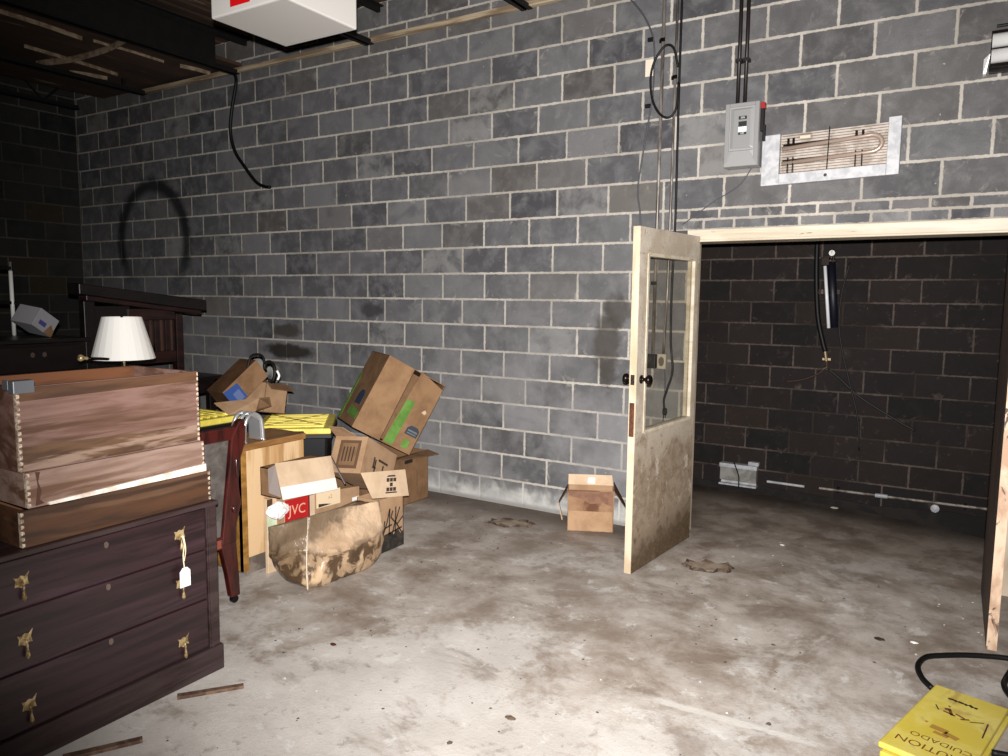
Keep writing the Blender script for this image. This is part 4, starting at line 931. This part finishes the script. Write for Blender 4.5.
# --- the paper sack in front
def sack():
    """boxy paper sack: flat crumpled sides, hard upright front fold, pinched top corners, rounded slumped foot"""
    mb = MB(); nu, nv = 120, 44
    fp = [V((-1.09, -2.09, 0)), V((-.795, -2.12, 0)), V((-.735, -1.56, 0)), V((-.95, -1.50, 0))]
    top = [V((-1.075, -2.145, .330)), V((-.87, -2.035, .405)), V((-.79, -1.535, .385)), V((-.97, -1.51, .36))]
    def loop(c, k, rr):
        i = int(k * 4) % 4; t = k * 4 - int(k * 4); a, b = c[i], c[(i + 1) % 4]
        cen = (c[0] + c[1] + c[2] + c[3]) / 4; p = a.lerp(b, t)
        return cen + (p - cen) * (1 - rr * abs(2 * t - 1) ** 4)
    rows = []
    cen = (fp[0] + fp[1] + fp[2] + fp[3]) / 4
    def ridge(p, f): return 1 - abs(noise.noise(p * f)) * 2.2
    for j in range(nv + 1):
        s_ = j / nv; row = []
        for i in range(nu):
            k = i / nu; e = k * 4 - int(k * 4)
            p = loop(fp, k, .14 * (1 - s_) ** 2 + .015).lerp(loop(top, k, .0), s_)
            d = V((p.x - cen.x, p.y - cen.y, 0)).normalized()
            mid_ = 1 - (2 * e - 1) ** 2          # 0 at the folds, 1 mid-face
            b_ = math.sin(PI * min(1, s_ * 1.0)) * (.018 + .030 * mid_) - (max(0, .16 - s_) / .16) ** 2 * .035
            b_ -= .030 * mid_ * max(0, s_ - .6) / .4
            w_ = .35 + .65 * mid_
            b_ += w_ * (ridge(p, 6.5) - .4) * .016 + w_ * (ridge(p + V((3, 0, 0)), 13) - .4) * .008 * (1.5 - s_)
            # slack fold where the dry top sheet meets the wet lower part
            b_ += w_ * .018 * math.exp(-((s_ - .52 + .05 * math.sin(k * 22)) / .04) ** 2)
            p = p + d * b_
            p.z = max(.001, p.z + (noise.noise(p * 8) * .014 * s_ if j < nv else noise.noise(p * 8) * .014))
            row.append(p)
        rows.append(row)
    for r_ in rows: mb.v += r_
    for j in range(nv):
        for i in range(nu):
            mb.f.append((j * nu + i, j * nu + (i + 1) % nu, (j + 1) * nu + (i + 1) % nu, (j + 1) * nu + i))
    c = sum(rows[-1], V((0, 0, 0))) / nu; prev = nv * nu
    for q in (.9, .7, .45, .2):
        b0 = len(mb.v)
        for i in range(nu):
            p = c.lerp(rows[-1][i], q); mb.v.append(p + V((0, 0, noise.noise(p * 12) * .02 - .035 * (1 - q))))
        for i in range(nu): mb.f.append((prev + i, prev + (i + 1) % nu, b0 + (i + 1) % nu, b0 + i))
        prev = b0
    mb.f.append(tuple(prev + i for i in range(nu))); mb.f.append(tuple(range(nu - 1, -1, -1)))
    return mb
def sack_mat():
    m = bpy.data.materials.new('stained_sack'); t = NT(m); pos = t.geopos(); p = t.sep(pos)
    a = t.noise(3.2, 5, .6, pos, .4); b_ = t.noise(10, 4, .6, pos, .5); f = t.noise(34, 4, .6, pos)
    c = t.mix(t.smooth(a, .40, .62), rgb(200, 172, 143), rgb(166, 138, 111))
    # the end facing the cabinet is coloured greyer and darker
    c = t.mix(t.smooth(t.math('ADD', p[0], t.math('MULTIPLY', b_, .1)), -.80, -.75, .85, 0), c, rgb(92, 76, 59))
    zed = t.math('ADD', p[2], t.math('MULTIPLY', t.math('SUBTRACT', a, .5), .25))
    c = t.mix(t.smooth(zed, .16, .23, .55, 0), c, rgb(134, 108, 80))
    blot = t.math('MULTIPLY', t.smooth(b_, .45, .53), t.smooth(zed, .15, .25, 1, 0))
    c = t.mix(t.math('MULTIPLY', blot, .9), c, rgb(64, 46, 30))
    c = t.mix(t.smooth(f, .66, .72, 0, .55), c, rgb(84, 64, 46))
    pale = t.math('MULTIPLY', t.smooth(t.noise(7, 3, .5, t.scaled(pos, (1, 1, .6))), .58, .64), t.smooth(zed, .1, .2, .7, 0))
    c = t.mix(pale, c, rgb(206, 176, 142))
    t.link(c, t.bsdf.inputs['Base Color']); t.bsdf.inputs['Roughness'].default_value = .34
    t.bump(t.math('ADD', t.math('MULTIPLY', b_, .7), t.math('MULTIPLY', f, .3)), .6, .025)
    return m
sk_ = thing('bulging_sack', 'bulging stained tan sack slumped on the floor in front of the cartons', 'sack', (-.9, -1.8, 0))
part('sack_body', sack(), sack_mat(), sk_, smooth=True)
part('folded_edge', MB().tube(bez([(-.868, -2.045, .400), (-.840, -2.075, .32), (-.806, -2.118, .20), (-.793, -2.130, .10), (-.802, -2.118, .02)]), [.004] * 12 + [.009] * 12 + [.014] * 9, 8, flat=.45), mat('fold_pale', rgb(206, 188, 164), .5), sk_, smooth=True, label='pale folded edge')

# --- pile of open cartons behind the chair
pb = thing('blue_label_carton', 'brown carton with a blue label, tilted up on the yellow-lidded tote behind the chair', 'carton', (-2.05, -1.72, .88))
Rl = Rz(-.12) @ Rx(math.radians(38))
cl = V((-2.06, -1.545, 1.035))
dl_ = (.20, .33, .15)
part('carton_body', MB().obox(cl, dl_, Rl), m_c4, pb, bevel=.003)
def lpt(x, y, z): return cl + Rl @ V((x * dl_[0] / 2, y * dl_[1] / 2, z * dl_[2] / 2))
part('lit_face', MB().panel([lpt(1.01, -1, -1), lpt(1.01, 1, -1), lpt(1.01, 1, 1), lpt(1.01, -1, 1)], .002), m_c2, pb)  # lit side painted in, lighter cardboard over the dark body
bl = part('blue_label', MB().panel([lpt(1.03, -1, -.95), lpt(1.03, -.28, -.95), lpt(1.03, -.28, .7), lpt(1.03, -1, .9)], .002), mat('label_blue', rgb(40, 70, 130), .6), pb)
part('label_lines', MB().panel([lpt(1.045, -.72, -.8), lpt(1.045, -.38, -.8), lpt(1.045, -.38, .2), lpt(1.045, -.72, .2)], .001), mat('label_blue_light', rgb(86, 100, 140), .6), bl)
ob2 = thing('open_top_carton', 'small open brown carton with a pointed flap sticking up, right of the blue label', 'carton', (-1.98, -1.20, .86))
Ro = Rz(.10) @ Rx(-.20)
co_ = V((-2.10, -1.285, .900))
do_ = (.22, .22, .21)
carton(ob2, co_, do_, Ro, m_c1)
def opt(x, y, z): return co_ + Ro @ V((x * do_[0] / 2, y * do_[1] / 2, z * do_[2] / 2))
flap(ob2, [opt(-1, -.9, 1), opt(-1, 1.4, .97), opt(-1.1, .2, 2.0), opt(-1.1, -.5, 2.3)], m_c4)
flap(ob2, [opt(1, -1, 1), opt(1, 1, 1), opt(1.5, 1.05, .6), opt(1.5, -1.05, .6)], m_c2)
ob3 = thing('flattened_carton', 'folded brown cardboard flap lying over the yellow tote lid behind the chair', 'carton', (-1.85, -1.72, .88))
part('upper_fold', MB().panel([(-1.76, -1.86, .882), (-1.74, -1.66, .882), (-1.80, -1.58, .955), (-1.90, -1.86, .945)], .006), m_c1, ob3)
part('lower_fold', MB().panel([(-1.74, -1.66, .882), (-1.74, -1.53, .90), (-1.84, -1.46, .945), (-1.80, -1.58, .955)], .006), m_c2, ob3)
cdr = thing('coiled_cord', 'coiled black cord with white ends standing on the carton with the blue label', 'cord', (-2.08, -1.45, 1.12))
part('big_loop', MB().tube(bez([(-2.0, -1.525, 1.115), (-2.0, -1.49, 1.19), (-2.0, -1.43, 1.20), (-2.0, -1.39, 1.18), (-2.0, -1.375, 1.13)]), .009, 8), m_rub, cdr, smooth=True)
part('small_loop', MB().tube(bez([(-1.93, -1.43, 1.10), (-1.93, -1.435, 1.13), (-1.93, -1.40, 1.15), (-1.93, -1.36, 1.13), (-1.93, -1.345, 1.07), (-1.93, -1.37, 1.01), (-1.93, -1.40, 1.02)]), .012, 8), m_rub, cdr, smooth=True)
part('white_end', MB().tube(bez([(-1.91, -1.345, 1.085), (-1.90, -1.335, 1.05), (-1.90, -1.35, 1.02)]), .008, 8), m_wh, cdr, smooth=True, label='white cord end')

cdr.location.z += .03; cdr.location.x += .02; tg.location.x += .006
# ------------------------------------------------------------------ floor lamp with white shade
lm = thing('floor_lamp', 'floor lamp with a pleated white shade and swing arm, behind the stacked drawers', 'lamp', (-1.9, -2.46, 0))
LX, LY = -1.9, -2.46
def shade():
    mb = MB(); n = 48; vs = []; fs = []
    for (r0, z) in ((.168, 1.272), (.167, 1.280), (.106, 1.505), (.104, 1.512)):
        for k in range(n):
            r = r0 * (1.0 + (.003 if k % 2 else -.003)); a = 2 * PI * k / n; vs.append((LX + r * math.cos(a), LY + r * math.sin(a), z))
    for i in range(3):
        for k in range(n): fs.append((i * n + k, i * n + (k + 1) % n, (i + 1) * n + (k + 1) % n, (i + 1) * n + k))
    return mb.add(vs, fs)
m_sh = mat('white_shade', rgb(226, 222, 216), .8)
so = part('lamp_shade', shade(), m_sh, lm); so.modifiers.new('solid', 'SOLIDIFY').thickness = .003
part('pole', MB().tube([(LX, LY, .02), (LX, LY, 1.46)], .009, 10), m_brass, lm, smooth=True)
part('base', MB().lathe([(.12, 0), (.12, .012), (.03, .03), (.012, .05)], (LX, LY, 0), None, 24), m_iron, lm, smooth=True)
sa = part('swing_arm', MB().tube(bez([(-1.80, -2.53, 1.10), (-1.80, -2.53, 1.24), (-1.80, -2.55, 1.272), (-1.82, -2.62, 1.285), (-1.83, -2.70, 1.292)]), .008, 8).tube([(-1.80, -2.53, 1.10), (LX, LY, 1.08)], .008, 8), m_iron, lm, smooth=True)
part('brass_knob', MB().lathe([(.004, 0), (.010, .01), (.008, .02), (.018, .035), (.020, .045), (.012, .055)], (-1.83, -2.70, 1.292), V((-.15, -1, .12)).to_track_quat('Z', 'Y').to_matrix(), 12), m_brass, sa, smooth=True)
part('finial', MB().lathe([(.003, 0), (.008, .006), (.003, .016)], (LX, LY, 1.505), None, 8), m_iron, lm)
part('bulb_holder', MB().lathe([(.018, 0), (.02, .06), (.03, .09), (.028, .13), (.005, .16)], (LX, LY, 1.30), None, 12), m_wh, lm, smooth=True)

# ------------------------------------------------------------------ dark furniture in the left corner
m_blkw = wood('blackened_wood', rgb(20, 12, 11), rgb(10, 6, 6), .35, (4, 1, 4), 4)
m_redw = wood('dark_red_wood', rgb(42, 19, 15), rgb(22, 11, 10), .3, (1, 1, 5), 4)
hd = thing('slatted_headboard', 'dark wooden headboard with tilted top rail and slatted panel, behind the lamp', 'headboard', (-3.2, -1.5, 0))
X3 = -3.2
def tq(y0, y1, za0, za1, zb0, zb1, x0, x1):
    return MB().hexa([(x0, y0, za0), (x1, y0, za0), (x1, y1, zb0), (x0, y1, zb0), (x0, y0, za1), (x1, y0, za1), (x1, y1, zb1), (x0, y1, zb1)])
part('top_rail', tq(-2.01, -.965, 1.635, 1.716, 1.505, 1.597, X3 - .11, X3 + .05), m_blkw, hd, bevel=.008)
part('moulding', tq(-1.95, -1.0, 1.59, 1.632, 1.475, 1.512, X3 - .08, X3 + .03), m_redw, hd, bevel=.006)
part('post', MB().box(X3 - .06, X3 + .01, -1.96, -1.88, 0, 1.59), m_blkw, hd, bevel=.005)
part('post', MB().box(X3 - .06, X3 + .01, -1.225, -1.165, 0, 1.49), m_redw, hd, bevel=.005)
part('solid_panel', MB().box(X3 - .045, X3 - .01, -1.88, -1.60, .5, 1.55), m_blkw, hd)
part('panel_rail', MB().box(X3 - .05, X3 + .002, -1.62, -1.225, 1.44, 1.53), m_redw, hd, bevel=.004)
part('panel_rail', MB().box(X3 - .05, X3 + .002, -1.62, -1.225, 1.10, 1.19), m_redw, hd, bevel=.004)
for y in (-1.56, -1.47, -1.38, -1.29):
    part('slat', MB().box(X3 - .04, X3 - .005, y - .022, y + .022, 1.19, 1.44), m_redw, hd, bevel=.003)
part('back_board', MB().box(X3 - .06, X3 - .045, -1.6, -1.225, 1.15, 1.46), mat('brown_board', rgb(66, 42, 30), .5, col2=rgb(44, 28, 20), scale=5), hd)
dk2 = thing('dark_bureau', 'nearly black wooden bureau in the far left, with small brass keyhole plates', 'dresser', (-3.3, -2.75, 0))
part('carcass', MB().box(-3.55, -3.02, -3.6, -2.05, 0, 1.31), m_blkw, dk2, bevel=.005)
part('top_board', MB().box(-3.57, -2.99, -3.62, -2.03, 1.31, 1.338), m_blkw, dk2, bevel=.005)
for z0, z1 in ((1.12, 1.29), (.86, 1.10), (.5, .84)):
    dd = part('drawer', MB().box(-3.02, -3.005, -3.5, -2.12, z0, z1), m_blkw, dk2, bevel=.004)
    for y in (-2.415, -2.34):
        part('keyhole_plate', MB().prism([(-.012, -.01), (.0, -.018), (.012, -.01), (.012, .01), (0, .018), (-.012, .01)], (-3.003, y, (z0 + z1) / 2 + .03), (0, 1, 0), (0, 0, 1), .002), m_key, dd)
# white box lying tipped on the bureau
wb = thing('white_carton', 'small tipped white carton with purple labels on top of the dark bureau', 'carton', (-3.2, -2.35, 1.34))
Rw = Rz(.3) @ Ry(.15) @ Rx(-.55)
cw = V((-3.2, -2.29, 1.455))
part('carton_body', MB().obox(cw, (.18, .18, .13), Rw), mat('white_card2', rgb(150, 148, 152), .7), wb, bevel=.003)
def wpt(x, y, z): return cw + Rw @ V((x * .09, y * .09, z * .065))
part('purple_label', MB().panel([wpt(1.02, -.6, -.5), wpt(1.02, .1, -.5), wpt(1.02, .1, -.05), wpt(1.02, -.6, -.05)], .002), mat('purple_print', rgb(70, 66, 130), .6), wb)
part('brown_flap', MB().panel([wpt(1.04, .2, -1), wpt(1.04, 1, -1), wpt(1.04, 1, -.4), wpt(1.04, .5, .1)], .003), m_c2, wb)
rk = thing('chrome_stand', 'slim bright upright rod of a rack standing in the far left corner', 'rack', (-3.7, -2.0, 0))
RX_, RY_ = -3.68, -1.97
part('upright', MB().tube([(-3.70, -2.195, .0), (-3.70, -2.195, 1.865)], .009, 10), m_chr, rk, smooth=True)
part('upright_sleeve', MB().tube([(-3.70, -2.195, 1.335), (-3.70, -2.195, 1.80)], .0135, 10), mat('white_rod', rgb(240, 238, 232), .3), rk, smooth=True)
part('collar', MB().tube([(-3.70, -2.195, 1.56), (-3.70, -2.195, 1.575)], .02, 10), m_steel, rk)
part('cross_bar', MB().tube([(-3.70, -2.195, 1.82), (-3.70, -3.3, 1.82)], .014, 8), m_rub, rk); part('cross_bar', MB().tube([(-3.70, -2.195, 1.57), (-3.70, -3.3, 1.57)], .014, 8), m_rub, rk)
part('upright', MB().tube([(-3.70, -3.3, 0), (-3.70, -3.3, 1.83)], .012, 10), m_chr, rk)
dt = thing('dark_table', 'black wooden table behind the white lamp shade', 'table', (-2.68, -1.85, 0))
part('table_top', MB().box(-2.92, -2.44, -2.35, -1.37, 1.025, 1.055), m_blkw, dt, bevel=.005)
part('apron', MB().box(-2.88, -2.48, -2.3, -1.42, .93, 1.025), m_blkw, dt)
for x, y in ((-2.87, -2.28), (-2.50, -2.28), (-2.87, -1.44), (-2.50, -1.44)):
    part('leg', MB().box(x - .025, x + .025, y - .025, y + .025, 0, .93), m_blkw, dt, bevel=.004)

# ------------------------------------------------------------------ small carton by the door
sb_ = thing('small_open_carton', 'small open tan carton with drooping flaps on the floor by the door', 'carton', (.03, -.19, 0))
pa, pb_ = V((-.094, -.336, 0)), V((.198, -.197, 0)); uu = (pb_ - pa).normalized(); ww = V((-uu.y, uu.x, 0))
Wd = .323; Dp = .15; Hc = .30
def sp(a, b, z): return pa + uu * a + ww * b + V((0, 0, z))
cmid = sp(Wd / 2, Dp / 2, Hc / 2); Rs = Matrix((uu, ww, V((0, 0, 1)))).transposed()
carton(sb_, cmid + V((0, 0, .002)), (Wd, Dp, Hc), Rs, m_c1)
ff = flap(sb_, [sp(0, -.006, .152), sp(Wd, -.006, .150), sp(Wd + .004, -.004, .300), sp(-.002, -.004, .300)], card('cardboard_wet', rgb(152, 120, 92), rgb(124, 92, 68), rgb(96, 64, 46)), name='front_flap')
part('wet_stain', MB().prism([(.005, .145), (.318, .145), (.316, .04), (.25, .065), (.16, .055), (.10, .09), (.05, .10), (.012, .115)], sp(0, -.0085, .150), uu, V((0, 0, 1)), .001), mat('wet_brown', rgb(104, 68, 46), .6, col2=rgb(124, 84, 58), scale=18), ff)
bf = flap(sb_, [sp(.0, Dp, .30), sp(Wd, Dp, .30), sp(Wd - .01, Dp + .012, .375), sp(.0, Dp + .012, .375)], m_c3, name='back_flap')
part('white_label', MB().prism([(.0, .0), (.05, .0), (.05, .04), (.0, .04)], sp(.14, Dp - .003, .315), uu, V((0, .1, 1)).normalized(), .002), m_wh, bf)
flap(sb_, [sp(-.002, .0, .30), sp(-.06, .01, .20), sp(-.065, Dp + .02, .17), sp(-.002, Dp, .30)], m_c4, name='side_flap')
flap(sb_, [sp(-.062, .005, .20), sp(-.035, .0, .08), sp(-.03, .03, .085), sp(-.062, .05, .20)], m_c3, name='side_flap')
flap(sb_, [sp(Wd + .001, Dp, .33), sp(Wd + .075, Dp * .7, .20), sp(Wd + .105, .02, .145), sp(Wd + .001, .0, .30)], m_c4, name='side_flap')

# ------------------------------------------------------------------ yellow caution sign and hose
fdir = V((.148, .573, 0)).normalized(); rdir = V((fdir.y, -fdir.x, 0)); Ys = thing('caution_sign', 'yellow folding caution floor sign lying flat at the lower right', 'sign', (2.17, -1.74, 0))
n0 = V((2.045, -2.05, 0)); Ls = .61; Ws = .285
def yp(a, b, z): return n0 + rdir * a + fdir * b + V((0, 0, z))
m_yel2 = mat('yellow_sign', rgb(206, 184, 70), .42, col2=rgb(218, 200, 104), scale=5, col3=rgb(184, 156, 80), scale3=5, lo3=.55, hi3=.7)
def leaf(z0, z1, a0, a1, b0, b1):
    return MB().hexa([yp(a0, b0, z0), yp(a1, b0, z0), yp(a1 - .012, b1, z0), yp(a0 + .012, b1, z0), yp(a0, b0, z1), yp(a1, b0, z1), yp(a1 - .012, b1, z1), yp(a0 + .012, b1, z1)])
part('lower_leaf', leaf(.002, .024, .012, Ws + .012, -.015, Ls - .01), m_yel2, Ys, bevel=.005)
up_ = part('upper_leaf', leaf(.027, .050, 0, Ws, 0, Ls), m_yel2, Ys, bevel=.006)
m_rust = mat('brown_lettering', rgb(112, 66, 30), .6)
inv = -rdir; invf = -fdir
TZ = .0515
part('lettering', MB().text('CAUTION', .056, yp(Ws / 2 + .015, .085, TZ), inv, invf, 0), m_rust, up_)
part('lettering', MB().text('CUIDADO', .044, yp(Ws / 2 + .02, .15, TZ), inv, invf, 0), m_rust, up_)
sym = MB()
def sl(mb, a0, b0, a1, b1, w):
    p, q = yp(a0, b0, TZ), yp(a1, b1, TZ); d_ = (q - p).normalized(); s_ = V((-d_.y, d_.x, 0)) * w
    mb.add([p + s_, p - s_, q - s_, q + s_], [(0, 1, 2, 3)])
sl(sym, .065, .43, .085, .395, .0025); sl(sym, .195, .385, .235, .415, .003)
part('slash_mark', sym, mat('sign_black', rgb(60, 48, 22), .6), up_)
fg = MB(); sl(fg, .10, .42, .12, .43, .008); sl(fg, .115, .425, .135, .385, .006); sl(fg, .10, .40, .145, .39, .005); sl(fg, .14, .41, .175, .395, .0045); sl(fg, .165, .38, .19, .40, .005); sl(fg, .105, .45, .11, .455, .006)
part('figure_mark', fg, m_rust, up_)
bk = MB()
for (a, b, c_, d_) in ((.085, .515, .105, .52), (.105, .52, .118, .512), (.12, .518, .14, .515), (.142, .518, .155, .51), (.158, .522, .175, .508), (.178, .512, .19, .512)): sl(bk, a, b, c_, d_, .007)
part('maker_mark', bk, mat('sign_ink', rgb(34, 30, 18), .6), up_)
sm_ = MB()
for (a, b, c_, d_, w) in ((.10, .25, .16, .245, .016), (.15, .235, .20, .22, .014), (.12, .215, .17, .21, .010), (.075, .27, .085, .268, .007)): sl(sm_, a, b, c_, d_, w)
part('rust_smudge', sm_, mat('smudge', rgb(168, 128, 56), .6), up_)
sl2 = MB(); sl2.hexa([yp(Ws - .03, .30, .0503), yp(Ws - .025, .30, .0503), yp(Ws - .035, .42, .0503), yp(Ws - .04, .42, .0503), yp(Ws - .03, .30, .052), yp(Ws - .025, .30, .052), yp(Ws - .035, .42, .052), yp(Ws - .04, .42, .052)])
part('edge_groove', sl2, mat('sign_black', rgb(60, 48, 22)), up_)
hs = bez([(2.197, -1.441, .016), (2.155, -1.36, .016), (2.135, -1.25, .016), (2.16, -1.14, .016), (2.22, -1.08, .016), (2.33, -1.005, .016), (2.47, -.945, .016), (2.62, -.93, .016), (2.78, -1.0, .016), (2.85, -1.2, .016)])
tag(part('floor_hose', MB().tube(hs, .0125, 10), m_rub, smooth=True), 'black hose curving along the floor out from the yellow sign', 'hose')
hs = bez([(2.62, -.62, .5), (2.50, -1.02, .22), (2.47, -1.10, .09), (2.475, -1.22, .016), (2.52, -1.40, .013), (2.6, -1.62, .013), (2.5, -1.86, .013), (2.38, -2.0, .013)])
hs = bez([(2.66, -.95, .30), (2.58, -1.04, .16), (2.515, -1.08, .07), (2.47, -1.16, .018), (2.46, -1.26, .014), (2.50, -1.38, .014), (2.60, -1.50, .014), (2.62, -1.66, .014), (2.52, -1.80, .014), (2.40, -1.84, .014)])
tag(part('floor_hose', MB().tube(hs, .0125, 10), m_rub, smooth=True), 'black hose coming down at the right edge and running beside the sign', 'hose')

# ------------------------------------------------------------------ bits lying on the floor
m_lath = mat('old_lath', rgb(74, 50, 37), .8, col2=rgb(108, 84, 66), scale=20, stretch=(1, 1, 1))
def stick(label, a, b, w, h):
    a, b = V(a), V(b); d_ = (b - a).normalized(); s_ = V((-d_.y, d_.x, 0)) * w / 2
    return tag(part('wood_offcut', MB().hexa([a - s_, b - s_ * .9, b + s_, a + s_ * .95, a - s_ + V((0, 0, h)), b - s_ * .9 + V((0, 0, h)), b + s_ + V((0, 0, h * .8)), a + s_ * .95 + V((0, 0, h))]), m_lath, bevel=.002), label, 'wood scrap')
stick('short wood offcut on the floor in front of the dresser, whole in view', (-.425, -3.19, .001), (-.27, -2.985, .001), .032, .014)
stick('wood offcut at the bottom picture edge by the dresser foot', (-.40, -3.66, .001), (-.27, -3.44, .001), .034, .014)
def peel(label, cx, cy, rx, ry, seed, rot):
    random.seed(seed); n = 26; poly = []
    for i in range(n):
        a = 2 * PI * i / n; r = 1 + random.uniform(-.22, .18)
        x_, y_ = rx * r * math.cos(a), ry * r * math.sin(a)
        poly.append((x_ * math.cos(rot) - y_ * math.sin(rot), x_ * math.sin(rot) + y_ * math.cos(rot)))
    t = thing('peeling_patch', label, 'floor patch', (cx, cy, 0), 'peeling floor patches')
    part('sheet', MB().prism([(x_ * .9, y_ * .9) for x_, y_ in poly], (cx, cy, .009), (1, 0, 0), (0, 1, 0), .004), mat('patch_tan', rgb(156, 140, 122), .7, col2=rgb(128, 110, 92), scale=9), t)
    rim = MB(); vs = []; fs = []
    for k_, z_ in ((1.0, .001), (.95, .016), (.86, .010)):
        for i_, (x_, y_) in enumerate(poly):
            zz = z_ * (1 + .7 * math.sin(i_ * 1.7 + seed)) if z_ > .001 else z_
            vs.append((cx + x_ * k_, cy + y_ * k_, max(.0012, zz)))
    for j in range(2):
        for i in range(n): fs.append((j * n + i, j * n + (i + 1) % n, (j + 1) * n + (i + 1) % n, (j + 1) * n + i))
    rim.add(vs, fs); part('curled_rim', rim, mat('patch_rim', rgb(46, 34, 26), .8, col2=rgb(84, 66, 52), scale=24), t)
peel('peeled floor patch with dark curled rim in front of the open door', .97, -.50, .16, .085, 3, .35)
peel('peeled floor patch with dark rim between the cartons and the small carton', -.52, -.42, .17, .085, 8, .4)
for (x_, y_, r_, lab, c_) in ((2.105, -.965, .022, 'bright chip of glass on the floor left of the right door', rgb(230, 228, 224)), (1.26, .19, .02, 'white chip on the floor inside the doorway', rgb(220, 216, 208)), (1.42, 1.36, .035, 'pale lump on the far slab edge under the hoses', rgb(170, 160, 148)),
                       (1.96, -1.02, .03, 'dark flake on the floor beyond the yellow sign', rgb(44, 36, 30)), (-.23, -2.50, .022, 'dark red speck on the floor right of the dresser', rgb(70, 34, 26)), (.80, -2.58, .028, 'brown flake on the floor at the lower middle', rgb(96, 80, 66))):
    tag(part('debris_chip', blob((x_, y_, r_ * .15), (r_ * .8, r_ * .5, r_ * .18), x_ * 3 + 2, .3, freq=1.5), mat('chip_%d%d' % (int(c_[0] * 99), int(c_[1] * 99)), c_, .5)), lab, 'debris')
grit = MB(); random.seed(5)
for i in range(420):
    x_, y_ = random.uniform(-2.0, 2.4), random.uniform(-3.6, 1.1)
    if .55 < x_ < .75 and -.95 < y_ < .2 or (y_ > -.05 and (x_ < .7 or x_ > 2.38)) : continue
    if (abs(x_ - .97) < .22 and abs(y_ + .5) < .16) or (abs(x_ + .52) < .24 and abs(y_ + .42) < .18) or (x_ < -.2 and y_ < -2.9) or (x_ < -.65 and y_ < -1.0) or (x_ < -1.3)  or (-.2 < x_ < .35 and y_ > -.4 and y_ < .1) or (x_ > 1.95 and y_ < -1.3): continue
    r_ = random.uniform(.003, .009) * (1.7 if random.random() < .08 else 1); q = [random.uniform(.6, 1.3) for _ in range(6)]
    a0 = random.random() * 6
    ps = [(x_ + r_ * q[k] * math.cos(a0 + k * PI / 2.5), y_ + r_ * q[k] * math.sin(a0 + k * PI / 2.5), .0006) for k in range(5)]
    grit.add(ps + [(x_, y_, r_ * .7)], [(0, 1, 5), (1, 2, 5), (2, 3, 5), (3, 4, 5), (4, 0, 5), (4, 3, 2, 1, 0)])
g_ = part('floor_grit', grit, mat('grit', rgb(70, 60, 52), .9, col2=rgb(190, 184, 176), scale=1.2, lo=.52, hi=.6)); g_['kind'] = 'stuff'; g_['label'] = 'loose grit scattered over the concrete floor'; g_['category'] = 'grit'

# ------------------------------------------------------------------ light: the hand-held flash beside the lens
fd = bpy.data.lights.new('flash', 'SPOT'); fl_ = bpy.data.objects.new('flash', fd); COL.objects.link(fl_)
fl_.location = (2.2228 + .01, -4.9545 - .02, 1.6467 + .075)
fl_.rotation_euler = (V((-.15, 0, 1.4)) - fl_.location).to_track_quat('-Z', 'Y').to_euler()
fd.spot_size = math.radians(98); fd.spot_blend = 1.0; fd.energy = 2050; fd.shadow_soft_size = .012; fd.color = (1, .985, .965)
w = bpy.data.worlds.new('world'); SC.world = w; w.use_nodes = True
w.node_tree.nodes['Background'].inputs[0].default_value = (.02, .02, .022, 1); w.node_tree.nodes['Background'].inputs[1].default_value = .3
